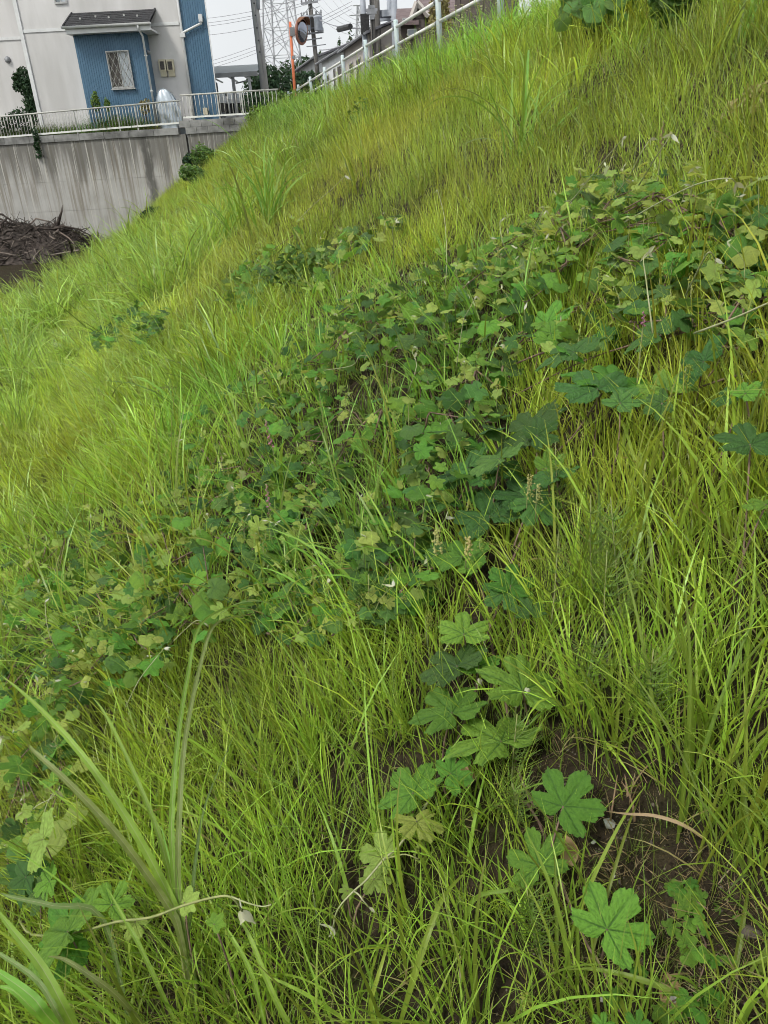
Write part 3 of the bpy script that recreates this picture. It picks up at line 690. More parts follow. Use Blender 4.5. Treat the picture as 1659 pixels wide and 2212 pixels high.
blobs = [(A(309, 225, 30.5), (.13, .1, .13)), (A(318, 222, 30.5), (.13, .1, .14)), (A(313, 236, 30.5), (.2, .12, .16))]
bush('flowering_plant', 'pale yellow flowering plant by the downpipe behind the railing', 'plant', (A(313, 250, 30.5)[0], 30.5, 1.0), blobs, 500, .035, GOLD, 4)
mb = MB(); pts = A(np.array([74., 77, 80, 79, 83, 84]), np.array([283., 295, 305, 315, 325, 336]), WALLY - .08)
blobs = [(p, (.11, .05, .13)) for p in pts]
bush('hanging_ivy', 'strand of ivy hanging down the face of the grey wall', 'ivy', (pts[0][0], WALLY - .07, pts[-1][2]), blobs, 420, .045, BUSHD, 2, trunk_r=.008)
for px, py, r, lab, mt in ((412, 340, .28, 'dark round bush growing at the foot of the wall joint', BUSHD), (447, 395, .5, 'dull green bush on the slope below the wall joint', BUSH), (436, 430, .42, 'low dark green weed clump right of the wall streaks', BUSH), (330, 485, .3, 'upright dark weed on the slope edge in front of the wall', BUSHD)):
    Y = 29.2 if py < 350 else (24 if py < 420 else 20)
    p = A(px, py, Y); g = float(tz(p[0], p[1]))
    zc = max(p[2], g + r * .6)
    bl = [((p[0] + rng.normal() * r * .4, Y + rng.normal() * r * .3, zc + rng.normal() * r * .3), (r * .55, r * .5, r * .5)) for _ in range(5)]
    bush('bush', lab, 'bush', (p[0], Y, g), bl, 900, .055, mt, 4)
# tangled bushes around the concrete pole and mirror
for px, py, Y, r, lab, mt, n, s in ((555, 222, 31.2, .55, 'grey green thicket at the foot of the concrete pole', BUSHD, 1600, .06),
                                 (600, 215, 31.6, .6, 'leafy green bush between concrete pole and orange mirror pole', BUSH, 1700, .07),
                                 (575, 245, 29.0, .5, 'light green weeds where the slope meets the wall top', BUSHL, 1300, .06),
                                 (640, 205, 31.0, .42, 'green weeds around the base of the orange pole', BUSHL, 1100, .055)):
    p = A(px, py, Y); g = float(lot_z(p[0], p[1])) if Y > 30 else float(tz(p[0], p[1]))
    bl = [((p[0] + rng.normal() * r * .55, Y + rng.normal() * r * .3, max(p[2], g + .2) + rng.normal() * r * .28 - .1), (r * .55, r * .5, r * .5)) for _ in range(7)]
    bush('bush', lab, 'bush', (p[0], Y, g), bl, n, s, mt, 5)
# trees behind
for nm, lab, px, py_top, Y, rad, n, s, mt, con in (
    ('broadleaf_tree', 'dense dark green tree behind the concrete pole', 600, 150, 42, 2.0, 3800, .13, BUSHD, False),
    ('broadleaf_tree', 'dark tree showing under the carport roof left of the concrete pole', 553, 172, 44, 1.4, 2200, .12, BUSHD, False),
    ('conifer_tree', 'pointed conifer above the far house roofs, the taller right one', 757, 66, 82, 2.6, 2600, .2, PINE, True),
    ('conifer_tree', 'broad conifer above the far house roofs left of its taller neighbour', 733, 78, 84, 2.6, 2600, .2, PINE, True),
    ('conifer_tree', 'low shaggy tree at the left end of the far grey roofs', 715, 92, 86, 1.7, 1500, .2, PINE, False),
    ('distant_tree', 'far wooded tree between the mirror pole and the grey house', 648, 128, 100, 3.4, 2200, .3, PINE, False),
    ('distant_tree', 'far wooded tree just behind the dark pole with crossarms', 668, 122, 104, 3.0, 2000, .3, PINE, False),
    ('distant_tree', 'far dark tree seen through the carport beside the blue house', 487, 196, 95, 2.2, 1500, .28, BUSHD, False)):
    p = A(px, py_top, Y); g = 1.0
    tree(nm, lab, (p[0], Y, g), p[2] - g, rad, n, s, mt, con)

# ------------------------------------------------------------------ poles, mirror, tower, wires
def pole(name, label, pxs, Y, r0, r1, mat, zbase=None, ext=3.0):
    (xt, yt), (xb, yb) = pxs
    t, b = A(xt, yt, Y), A(xb, yb, Y)
    if zbase is None: zbase = float(lot_z(b[0], b[1]))
    b = b + (b - t) * ((b[2] - zbase) / max(.1, (t[2] - b[2])))
    d = nrm(t - b); t = t + d * ext
    th = thing(name, b, label, 'pole')
    mb = MB(); mb.tube([b - d * .3, (b + t) / 2, t], [r0, (r0 + r1) / 2, r1], 14); mb.build('shaft', mat, th, True)
    return th, b, t, d
# concrete pole beside the house
th, b, t, d = pole('utility_pole', 'thick grey concrete utility pole between the house and the mirror', ((549, 0), (568, 160)), 34.0, .17, .125, M['pole'])
for py in (8, 34, 61, 88, 113):
    p = A(549 + 19 * py / 160 - .5, py, 33.85)
    mb = MB(); mb.lathe((p[0], 33.82, p[2]), [(.018, 0), (.018, .05), (.03, .05), (.03, .07)], 6, axis=(0, -1, 0)); mb.build('step_bolt', M['black'], th)
mb = MB(); mb.tube([A(556, -40, 33.9), A(558, 20, 33.9)], .07, 10); mb.build('cable_riser', M['steel_pole'], th, True)
mb = MB(); mb.tube([A(546, -30, 33.8), A(570, 160, 33.8)], .012, 5); mb.build('ground_wire', M['wire'], th, True)
# orange mirror pole
Ym = 33.0
th, b, t, d = pole('traffic_mirror', 'round convex traffic mirror on a leaning orange pole', ((626.5, 47), (637, 203)), Ym, .055, .05, M['orange'], zbase=float(lot_z(*A(637, 203, Ym)[:2])), ext=0)
c = A(649.5, 67, Ym - .05); nm_ = nrm([.90, -.42, -.14]); 
mb = MB(); mb.lathe(c, [(.01, -.06), (.36, -.05), (.44, .0), (.455, .05), (.44, .07), (.375, .075)], 36, axis=nm_); mb.build('mirror_housing', M['rim'], th, True)
mb = MB(); mb.lathe(c, [(.375, .076), (.35, .105), (.29, .135), (.2, .16), (.09, .172), (.005, .175)], 36, axis=nm_); mb.build('mirror_glass', M['mirror'], th, True)
up_ = nrm(np.array([0, 0, 1.0]) - nm_ * nm_[2]); rt_ = np.cross(up_, nm_)
V = []; k = 15
for i in range(k):
    an = math.radians(-58 + 116 * i / (k - 1)); rd_ = up_ * math.cos(an) + rt_ * math.sin(an)
    for (r, h) in ((.455, .04), (.465, .22 * math.cos(an) + .06), (.45, .22 * math.cos(an) + .06), (.445, .04)): V.append(c + rd_ * r + nm_ * h)
mb = MB(); mb.add(V, [(4 * i + j, 4 * i + (j + 1) % 4, 4 * (i + 1) + (j + 1) % 4, 4 * (i + 1) + j) for i in range(k - 1) for j in range(4)]); mb.build('mirror_hood', M['rusty'], th, True)
pj = A(631.5, 69, Ym)
mb = MB(); mb.tube([pj, c - nm_ * .06], .035, 6); mb.build('mirror_bracket', M['steel'], th)
mb = MB(); mb.box(pj - [.09, .09, .14], pj + [.09, .09, .14]); mb.build('pole_clamp', M['steel'], th)
pj = A(634.4, 124, Ym); mb = MB(); mb.box(pj - [.065, .065, .05], pj + [.065, .065, .05]); mb.build('pole_band', M['steel'], th)
# dark pole with crossarms and transformers
Yp = 66.0
th, b, t, d = pole('utility_pole', 'dark utility pole with crossarms and two transformers behind the mirror', ((669, 0), (684, 140)), Yp, .19, .14, M['wood_pole'], ext=4)
for (x0, y0, x1, y1, r) in ((650, 8, 687, 3, .07), (650, 38, 695, 31, .07), (656, 62, 697, 58, .045), (656, 74, 699, 69, .06), (660, 87, 696, 82, .04), (662, 101, 704, 96, .03)):
    p0, p1 = A(x0, y0, Yp - .25), A(x1, y1, Yp - .25)
    mb = MB(); e = np.array([0, r, r]); dd = p1 - p0
    mb.hexa([p0 + [0, -r, -r], p1 + [0, -r, -r], p1 + [0, r, -r], p0 + [0, r, -r], p0 + [0, -r, r], p1 + [0, -r, r], p1 + [0, r, r], p0 + [0, r, r]]); ca_ = mb.build('crossarm', M['steel'], th)
    if r > .05:
        for tt in (.05, .3, .75, .97):
            p = lin(p0, p1, tt); mb = MB(); mb.lathe((p[0], p[1], p[2] + r), [(.035, 0), (.075, .06), (.05, .12), (.07, .18), (.03, .24)], 8); mb.build('insulator', M['steel'], ca_, True)
for px in (662, 687.5):
    p = A(px, 52, Yp - .55); mb = MB(); mb.lathe((p[0], p[1], p[2] - .42), [(.28, 0), (.31, .03), (.31, .8), (.33, .82), (.33, .9), (.2, .95)], 16); tr_ = mb.build('transformer', M['steel_pole'], th, True)
    for s in (-.15, .15):
        mb = MB(); mb.lathe((p[0] + s, p[1], p[2] + .53), [(.03, 0), (.06, .08), (.04, .15), (.02, .25)], 7); mb.build('bushing', M['steel'], tr_, True)
for a_, b_ in (((651, 37), (671, 12)), ((694, 32), (672, 12))):
    mb = MB(); mb.tube([A(*a_, Yp - .3), A(*b_, Yp - .2)], .025, 4); mb.build('brace', M['steel'], th)
# poles behind the guard rail
th, b, t, d = pole('utility_pole', 'smooth blue grey steel pole nearest the mirror behind the guard rail', ((783.5, 0), (791, 140)), 50, .17, .15, M['steel_pole'])
mb = MB(); mb.box(A(781, 52, 49.8) - [.05, .1, .5], A(795, 34, 49.8) + [.05, .05, .1]); mb.build('equipment_box', M['black'], th)
th, b, t, d = pole('utility_pole', 'weathered brown pole with clamps and cables, left of the pair', ((803, 0), (808, 120)), 49, .15, .13, M['wood_pole'])
for py in (15, 22, 28, 35, 40):
    p = A(803 + py * .04, py, 48.85); mb = MB(); mb.box(p - [.28 * random.random() + .08, .12, .06], p + [.2 * random.random() + .1, .08, .07]); mb.build('cable_clamp', M['steel'], th)
mb = MB(); mb.tube([A(800, -10, 48.8), A(801, 28, 48.8), A(804, 60, 48.8), A(806, 120, 48.8)], .03, 5); mb.build('cable', M['black'], th)
pole('utility_pole', 'weathered brown pole standing close right of the clamped one', ((813, 0), (818, 120)), 50, .19, .17, M['wood_pole'])
pole('utility_pole', 'left grey steel leg of the twin pole platform', ((841, 0), (842.5, 110)), 52, .17, .15, M['steel_pole'])
th, b, t, d = pole('utility_pole', 'right grey steel leg of the twin pole platform, in front of the brown roof', ((851, 0), (854, 110)), 49, .19, .17, M['steel_pole'])
p0, p1 = A(818, 28.5, 50.5), A(857, 25.5, 49.5)
mb = MB(); mb.hexa([p0 + [0, -.3, -.22], p1 + [0, -.3, -.22], p1 + [0, .3, -.22], p0 + [0, .3, -.22], p0 + [0, -.3, .1], p1 + [0, -.3, .1], p1 + [0, .3, .1], p0 + [0, .3, .1]]); tag(mb.build('pole_platform', M['steel_pole']), 'grey steel platform beam spanning between the poles', 'platform')
mb = MB(); pts = [A(817, 44, 50), A(843, 41, 50)]; mb.hexa([pts[0] + [0, -.1, -.06], pts[1] + [0, -.1, -.06], pts[1] + [0, .1, -.06], pts[0] + [0, .1, -.06], pts[0] + [0, -.1, .06], pts[1] + [0, -.1, .06], pts[1] + [0, .1, .06], pts[0] + [0, .1, .06]]); tag(mb.build('crossbeam', M['steel_pole']), 'thin grey beam just under the pole platform', 'beam')

# lattice towers
def tower(name, label, foot, top, nseg, r, rb, Y, depth):
    """foot, top: (left px, right px, py)"""
    b0, b1 = A(foot[0], foot[2], Y), A(foot[1], foot[2], Y); t0, t1 = A(top[0], top[2], Y), A(top[1], top[2], Y)
    t0[2] = t1[2] = (t0[2] + t1[2]) / 2
    g = 1.0
    def ext(b, t):
        return b + (b - t) * ((b[2] - g) / (t[2] - b[2]))
    b0, b1 = ext(b0, t0), ext(b1, t1)
    wb, wt = b1[0] - b0[0], t1[0] - t0[0]
    B = [b0, b1, b1 + [wb * depth * .3, wb * depth, 0], b0 + [wb * depth * .3, wb * depth, 0]]
    T = [t0, t1, t1 + [wt * depth * .3, wt * depth, 0], t0 + [wt * depth * .3, wt * depth, 0]]
    th = thing(name, (b0 + b1) / 2, label, 'pylon')
    for i in range(4):
        mb = MB(); mb.tube([B[i], T[i]], r, 4); mb.build('leg', M['tower'], th)
    for k in range(nseg):
        a, c = (k / nseg) ** .85, ((k + 1) / nseg) ** .85
        for i in range(4):
            j = (i + 1) % 4
            for (p, q) in ((lin(B[i], T[i], a), lin(B[j], T[j], c)), (lin(B[j], T[j], a), lin(B[i], T[i], c)), (lin(B[i], T[i], c), lin(B[j], T[j], c))):
                mb = MB(); mb.tube([p, q], rb, 4); mb.build('brace', M['tower'], th)
    return th, T
th, T = tower('transmission_tower', 'tall steel lattice transmission tower rising behind the concrete pole', (571, 634, 170), (566, 612, -60), 6, .10, .04, 95.0, .9)
for k in range(2):
    mb = MB(); mb.tube([A(566 + 6 * k, -40, 95.3 + k), A(572 + 64 * k, 160, 95.3 + k)], .05, 4); mb.build('ladder_rail', M['tower'], th)
th, T = tower('transmission_tower', 'small faint lattice tower far off above the conifers', (768, 782, 100), (771, 779, 12), 8, .12, .06, 190.0, .9)
for (x0, x1, y) in ((762, 788, 12), (755, 798, 33)):
    mb = MB(); mb.tube([A(x0, y, 190), A(x1, y - 1.2, 190)], .12, 4); mb.build('crossarm', M['tower'], th)

def wire(p0, p1, sag, r=.012, label=None, group=None, nm='overhead_wire'):
    p0, p1 = np.asarray(p0), np.asarray(p1); pts = []
    for i in range(13):
        t = i / 12; p = lin(p0, p1, t); p = p - [0, 0, sag * 4 * t * (1 - t)]; pts.append(p)
    mb = MB(); mb.tube(pts, r, 4); return tag(mb.build(nm, M['wire'], None, True), label, 'wire', group)
for (x0, y0, x1, y1) in ((436, 32, 640, -10), (436, 42, 640, 0), (436, 50, 650, 2), (436, 66, 570, 44)):
    wire(A(x0 - 60, y0 + 12, 75), A(x1 + 120, y1 - 30, 60), .5, .016, 'upper thin power line slanting across the white sky beside the house', 'upper power lines by the house')
for (x0, y0, x1, y1) in ((445, 125, 640, 50), (450, 132, 640, 58), (450, 139, 640, 66)):
    wire(A(x0 - 60, y0 + 24, 80), A(x1 + 120, y1 - 47, 66), .5, .016, 'lower thin power line slanting across the white sky beside the house', 'lower power lines by the house')
wire(A(445, 275, 60), A(1000, 40, 60), 2.2, .02, 'lone sagging cable low across the sky by the carport')
for i, (x0, y0, x1, y1) in enumerate(((683, -10, 790, 62), (700, -10, 800, 55), (720, -10, 812, 48), (735, -10, 830, 42), (690, 30, 810, 75), (640, -10, 668, 70))):
    wire(A(x0 - 20, y0 - 20, 90), A(x1, y1, 52), .9, .014, 'faint sagging power line between the far pole and the steel poles', 'sagging power lines over the far houses')
wire(A(684, 40, 66), A(880, 33, 46), .6, .03, 'straight dark cable from the far pole to the brown roof')
wire(A(690, 108, 66), A(800, 60, 50), .3, .03, 'dark cable rising from the far pole over the grey roofs')
p0, p1 = A(731.5, 63.5, 58), A(757, 57, 56)
mb = MB(); mb.tube([p0, p1], [.17, .17], 8); tag(mb.build('cable_splice_box', M['black']), 'black tubular splice case hanging on a cable above the conifers', 'cable box')

# ------------------------------------------------------------------ far houses beyond the guard rail
def vplane(px, py, a, b):
    """photo point on the vertical plane through a and b"""
    d = ray(px, py); n = np.array([-(b - a)[1], (b - a)[0], 0]); return d * (n @ a) / (n @ d)
def far_house(name, label, e0, Y0, e1, Y1, wallmat, roofmat, windows, depth=6.5, rise=1.7, over=.6):
    """e0/e1: photo points of the two ends of the eave on the side facing us"""
    a, b = A(*e0, Y0), A(*e1, Y1); z = (a[2] + b[2]) / 2; a[2] = b[2] = z
    g = 1.0
    L_ = nrm(b - a); nv = np.array([L_[1], -L_[0], 0])     # towards the right-hand / back side
    if nv[0] < 0: nv = -nv
    th = thing(name, ((a + b) / 2 + nv * depth / 2) * [1, 1, 0] + [0, 0, g], label, 'house')
    a2, b2 = a + nv * depth, b + nv * depth
    mb = MB(); lo = np.array([0, 0, g - z - .2]); mb.hexa([a + lo, b + lo, b2 + lo, a2 + lo, a, b, b2, a2][:4] + [a, b, b2, a2]); mb.build('wall', wallmat, th)
    ra, rb = (a + a2) / 2 + [0, 0, rise], (b + b2) / 2 + [0, 0, rise]
    mb = MB(); mb.add([a - [0, 0, .01], a2 - [0, 0, .01], ra - [0, 0, .1]], [(0, 1, 2)]); mb.add([b - [0, 0, .01], b2 - [0, 0, .01], rb - [0, 0, .1]], [(0, 1, 2)]); mb.build('gable', wallmat, th)
    sl = rise / (depth / 2)
    roof = MB(); up = np.array([0, 0, .14])
    for e_a, e_b, s in ((a, b, -1), (a2, b2, 1)):
        oa = e_a + nv * s * over - [0, 0, sl * over] - L_ * over; ob_ = e_b + nv * s * over - [0, 0, sl * over] + L_ * over; r0, r1 = ra - L_ * over, rb + L_ * over
        roof.hexa([oa, ob_, r1, r0, oa + up, ob_ + up, r1 + up, r0 + up])
    ro = roof.build('roof', roofmat, th)
    mb = MB(); mb.tube([ra - L_ * over + up, rb + L_ * over + up], .12, 6); mb.build('ridge_cap', roofmat, ro)
    oa = a - nv * (over + .06) - [0, 0, sl * over - .03] - L_ * over; ob_ = b - nv * (over + .06) - [0, 0, sl * over - .03] + L_ * over
    mb = MB(); mb.tube([oa, ob_], .07, 6); mb.build('gutter', M['steel'], ro)
    ln = np.linalg.norm(b - a)
    for (s0, s1, z0, z1) in windows:
        p, q_ = a + L_ * ln * s0, a + L_ * ln * s1
        o0, o1 = -nv * .06, nv * .02
        mb = MB(); Z0, Z1 = np.array([0, 0, z0]), np.array([0, 0, z1])
        mb.hexa([p + o0 + Z0, q_ + o0 + Z0, q_ + o1 + Z0, p + o1 + Z0, p + o0 + Z1, q_ + o0 + Z1, q_ + o1 + Z1, p + o1 + Z1]); w = mb.build('window', M['alu'], th)
        m_ = L_ * .07; zz = np.array([0, 0, .07]); o2 = -nv * .075; o3 = -nv * .062
        mid = (p + q_) / 2
        for (pa, pb) in ((p + m_, mid - m_ * .4), (mid + m_ * .4, q_ - m_)):
            mb = MB(); mb.hexa([pa + o2 + Z0 + zz, pb + o2 + Z0 + zz, pb + o3 + Z0 + zz, pa + o3 + Z0 + zz, pa + o2 + Z1 - zz, pb + o2 + Z1 - zz, pb + o3 + Z1 - zz, pa + o3 + Z1 - zz]); mb.build('pane', M['screen'], w)
    return th, a, b, nv
far_house('house', 'cream row house with grey tiled roof right behind the guard rail posts', (800, 74), 50, (744, 106), 57.5, M['cream'], M['tile_roof'], ((.12, .24, -3.0, -.9), (.36, .52, -2.4, -.9), (.66, .8, -3.2, -.9)), 7, 1.15, .35)
far_house('house', 'white row house with small dark windows behind the low guard rail', (742, 109), 58, (695, 132), 65, M['trim'], M['tile_roof'], ((.12, .27, -2.2, -.8), (.38, .46, -2.0, -.8), (.68, .82, -2.4, -1.0)), 7.5, 1.2, .35)
far_house('house', 'grey walled house with grey roof beside the orange mirror pole', (684, 128), 70, (640, 151), 80, M['grey_wall'], M['tile_roof'], ((.1, .3, -2.5, -.9), (.55, .7, -2.2, -1.0)), 7, 1.0, .35)
# brown house
Yb = 44.0
a, b_ = A(858, 27, Yb), A(945, 23, Yb)
bh = thing('house', ((a + b_) / 2) * [1, 1, 0] + [0, 3, 1.0], 'dark brown house with brown hipped roofs right of the steel poles', 'house')
w0, w1 = A(866, 60, Yb), A(1000, 60, Yb)
ez_ = A(870, 52, Yb)[2]
part('wall', M['brown_wall'], (w0[0], Yb, 1.0), (w1[0], Yb + 6, ez_), bh)
r0, r1 = A(855, 55, Yb - .6), A(905, 53, Yb - .6); t0, t1 = A(857, 26, Yb + 2.6), A(900, 24.5, Yb + 2.6)
mb = MB(); uu = np.array([0, 0, .15]); mb.hexa([r0, r1, t1, t0, r0 + uu, r1 + uu, t1 + uu, t0 + uu]); mb.build('low_roof', M['brown_roof'], bh)
# gable facing us
gp = A(899, 8, Yb - .4); gl, gr_ = A(889, 36, Yb - .4), A(926, 42, Yb - .4); gr_[2] = gl[2] = (gl[2] + gr_[2]) / 2
gw_ = gr_[0] - gl[0]; gp[0] = (gl[0] + gr_[0]) / 2 - .15
part('gable_wall', M['brown_wall'], (gl[0] + .2, Yb - .3, 1.0), (gr_[0] - .2, Yb + 5, gl[2]), bh)
mb = MB(); mb.add([(gl[0] + .2, Yb - .3, gl[2] - .02), (gr_[0] - .2, Yb - .3, gl[2] - .02), (gp[0], Yb - .3, gp[2] - .12)], [(0, 1, 2)]); mb.build('gable', M['brown_wall'], bh)
rr_ = np.array([1.6, 5.5, 0]); uu = np.array([0, 0, .16])
mb = MB(); mb.hexa([gl, gp, gp + rr_, gl + rr_, gl + uu, gp + uu, gp + rr_ + uu, gl + rr_ + uu]); mb.build('gable_roof', M['brown_roof'], bh)
mb = MB(); mb.hexa([gp + [.003, 0, 0], gr_, gr_ + rr_, gp + rr_ + [.003, 0, 0], gp + uu + [.003, 0, 0], gr_ + uu, gr_ + rr_ + uu, gp + rr_ + uu + [.003, 0, 0]]); mb.build('gable_roof', M['brown_roof'], bh)
for q0, q1 in ((gl, gp), (gp, gr_)):
    mb = MB(); mb.tube([q0 + [0, -.08, .05], q1 + [0, -.08, .05]], .13, 4); mb.build('bargeboard', M['cream'], bh)
r0, r1 = A(908, 40, Yb + .4), A(1010, 34, Yb + .4); t0, t1 = A(900, 8, Yb + 3.4), A(1010, 3, Yb + 3.4)
mb = MB(); mb.hexa([r0, r1, t1, t0, r0 + uu, r1 + uu, t1 + uu, t0 + uu]); mb.build('main_roof', M['brown_roof'], bh)
for (x0, x1, y0, y1) in ((869, 888, 50, 38), (880, 900, 78, 62)):
    p, q_ = A(x0, y0, Yb - .31), A(x1, y1, Yb - .31); mb = MB(); mb.box((p[0], Yb - .345, p[2]), (q_[0], Yb - .305, q_[2])); w = mb.build('window', M['alu'], bh)
    mb = MB(); mb.box((p[0] + .05, Yb - .36, p[2] + .05), (q_[0] - .05, Yb - .348, q_[2] - .05)); mb.build('pane', M['glass'], w)
# golden conifer and wall at the top
p = A(949, 40, 33); g = float(lot_z(p[0], p[1]))
blobs = [(A(px, py, 33), (r, r * .8, r)) for px, py, r in ((944, 22, .3), (952, 12, .33), (946, 36, .3), (957, 30, .3), (950, 2, .35), (940, 46, .25), (960, 46, .3))]
bush('golden_conifer', 'yellowish conifer bush behind the guard rail beside the brown house', 'bush', (p[0], 33, g), blobs, 1800, .07, GOLD, 4)
p0, p1 = A(985, -20, 30), A(993, 20, 30)
mb = MB(); mb.box((p0[0], 30, CREST), (p1[0], 30.35, p0[2])); tag(mb.build('gate_post', M['brown_wall']), 'dark brown gate post at the top edge behind the guard rail', 'post')
wl = thing('block_wall', (A(1040, 10, 30)[0], 30.1, CREST), 'brown block wall at the top edge beside the gate post', 'wall')
x = A(995, 10, 30)[0]
while x < A(1120, 0, 30)[0]:
    for r in range(17):
        mb = MB(); mb.box((x + .005, 30.05, CREST + .2 * r + .003), (x + .39, 30.2, CREST + .2 * r + .196)); mb.build('block', M['brown_wall'], wl)
    x += .4

# ------------------------------------------------------------------ carport and what stands in it
Yc = 36.0
cp = thing('carport', A(505, 245, Yc) * [1, 1, 0] + [0, 0, 1.0], 'flat white carport roof on brown grey posts beside the blue house corner', 'carport')
p0, p1 = A(452, 163, Yc), A(556, 156, Yc); zc = (p0[2] + p1[2]) / 2
for k in range(4):
    x = lin(p0, p1, k / 3)[0]; mb = MB(); mb.box((x - .03, Yc + .01, zc - .05), (x + .03, Yc + 3.2, zc)); mb.build('roof_rafter', M['trim'], cp)
mb = MB(); mb.box((p0[0] - 1, Yc - .06, zc - .12), (p1[0], Yc - .003, zc + .05)); mb.build('front_beam', M['pole'], cp)
mb = MB(); mb.hexa([(p0[0] - 1, Yc - .03, zc + .055), (p1[0], Yc - .03, zc + .055), (p1[0], Yc + 3.3, zc + .62), (p0[0] - 1, Yc + 3.3, zc + .62), (p0[0] - 1, Yc - .03, zc + .07), (p1[0], Yc - .03, zc + .07), (p1[0], Yc + 3.3, zc + .635), (p0[0] - 1, Yc + 3.3, zc + .635)]); mb.build('polycarbonate_sheet', POLY, cp)
for px in (506, 541, 463):
    x = A(px, 200, Yc)[0]; wd = .06 if px == 506 else .05
    mb = MB(); mb.box((x - wd, Yc + .02, 1.0), (x + wd, Yc + .16, zc - .003)); mb.build('post', M['pole'] if px == 506 else M['trim'], cp)
mb = MB(); mb.tube([A(509, 180, Yc + .1), A(540, 173, Yc + .1)], .03, 5); mb.build('brace', M['alu'], cp)
# white van parked in the carport
Yv = 39.0
v0, v1 = A(478, 232, Yv), A(538, 226, Yv); vt = A(500, 212, Yv)[2]; vb = A(505, 246, Yv)[2]
van = thing('parked_van', ((v0[0] + v1[0]) / 2, Yv + 1, 1.0), 'small white van parked under the carport behind the railing', 'van')
mb = MB(); w = v1[0] - v0[0]
mb.hexa([(v0[0], Yv, 1.3), (v1[0], Yv, 1.3), (v1[0], Yv + 1.5, 1.3), (v0[0], Yv + 1.5, 1.3), (v0[0], Yv, vt - .62), (v1[0], Yv, vt - .62), (v1[0], Yv + 1.5, vt - .62), (v0[0], Yv + 1.5, vt - .62)]); mb.build('body', M['trim'], van)
mb = MB(); mb.hexa([(v0[0] + .02, Yv + .03, vt - .617), (v1[0] - .02, Yv + .03, vt - .617), (v1[0] - .02, Yv + 1.47, vt - .617), (v0[0] + .02, Yv + 1.47, vt - .617), (v0[0] + .1, Yv + .14, vt - .2), (v1[0] - .1, Yv + .14, vt - .2), (v1[0] - .1, Yv + 1.36, vt - .2), (v0[0] + .1, Yv + 1.36, vt - .2)]); mb.build('window_band', M['black'], van)
mb = MB(); mb.hexa([(v0[0] + .07, Yv + .1, vt - .197), (v1[0] - .07, Yv + .1, vt - .197), (v1[0] - .07, Yv + 1.4, vt - .197), (v0[0] + .07, Yv + 1.4, vt - .197), (v0[0] + .16, Yv + .2, vt), (v1[0] - .2, Yv + .2, vt), (v1[0] - .2, Yv + 1.3, vt), (v0[0] + .16, Yv + 1.3, vt)]); mb.build('roof', M['trim'], van)
for x in (v0[0] + .3, v1[0] - .3):
    mb = MB(); mb.lathe((x, Yv + .12, 1.28), [(.27, 0), (.28, .03), (.28, .16), (.17, .18), (.16, .15), (.05, .16)], 18, axis=(0, -1, 0)); mb.build('wheel', M['black'], van, True)
for t_ in (.28, .52, .75):
    mb = MB(); x = v0[0] + w * t_; mb.box((x - .03, Yv + .03, vt - .61), (x + .03, Yv + .1, vt - .2)); mb.build('window_pillar', M['trim'], van)
pb0, pb1 = A(440, 205, 60), A(560, 200, 60)
wb = thing('pale_building', ((pb0[0] + pb1[0]) / 2, 62, LOT), 'pale building seen through the carport behind the van', 'building')
part('wall', M['trim'], (pb0[0] - 2, 60, LOT - .3), (pb1[0], 66, pb0[2]), wb)
for px in (480, 500, 520): q_ = A(px, 212, 60); part('window', M['glass'], (q_[0] - .4, 59.95, q_[2] - .4), (q_[0] + .4, 59.997, q_[2] + .3), wb)
# dark downpipe / meter column and white unit at the blue corner
x = A(467, 210, 32.2)[0]
mb = MB(); mb.box((x - .07, 32.2, 1.0), (x + .08, 32.4, A(466, 178, 32.2)[2])); o = mb.build('dark_post', M['black']); tag(o, 'narrow black post beside the blue house corner', 'post')
c = A(476, 216, 33); un = thing('outdoor_unit', (c[0], 33, 1.0), 'small white outdoor unit on a stand next to the black post', 'outdoor unit')
mb = MB(); mb.box((c[0] - .25, 33, c[2] - .1), (c[0] + .25, 33.3, c[2] + .12)); mb.build('casing', M['trim'], un)
mb = MB(); mb.box((c[0] - .2, 33.02, c[2] - .42), (c[0] + .15, 33.25, c[2] - .104)); mb.build('lower_casing', M['screen'], un)
mb = MB(); mb.box((c[0] - .15, 33.05, 1.0), (c[0] + .1, 33.2, c[2] - .424)); mb.build('stand', M['alu'], un)

# ------------------------------------------------------------------ road guard rail
gv = 5.22
gr = thing('guard_rail', (*xy_of(20, gv), CREST), 'white two pipe guard rail on posts along the top of the slope', 'guard rail')
us_ = [15.72 + 3.0 * k for k in range(-3, 8)]
def gtop(u): return CREST + .86
LEAN = np.array([-TY, TX, 0]) * .055
for u in us_:
    b = np.array([*xy_of(u, gv), CREST - .3]); t = np.array([*xy_of(u, gv), gtop(u) + .05]) + LEAN * .85
    mb = MB(); mb.tube([b, t - [0, 0, .02], t], [.052, .052, .045], 14); mb.build('post', M['post'], gr, True)
for hz in (.77, .44):
    for u0, u1 in zip(us_[:-1], us_[1:]):
        p, q_ = (np.array([*xy_of(uu_, gv), CREST + hz]) + LEAN * hz for uu_ in (u0 + .0, u1 - .0))
        dd = nrm(q_ - p)
        mb = MB(); mb.tube([p + dd * .09, q_ - dd * .09], .034, 10); mb.build('pipe', M['guard'], gr, True)
        mb = MB(); mb.tube([p + dd * .04, p + dd * .16], .043, 10); mb.build('pipe_socket', M['steel'], gr, True)

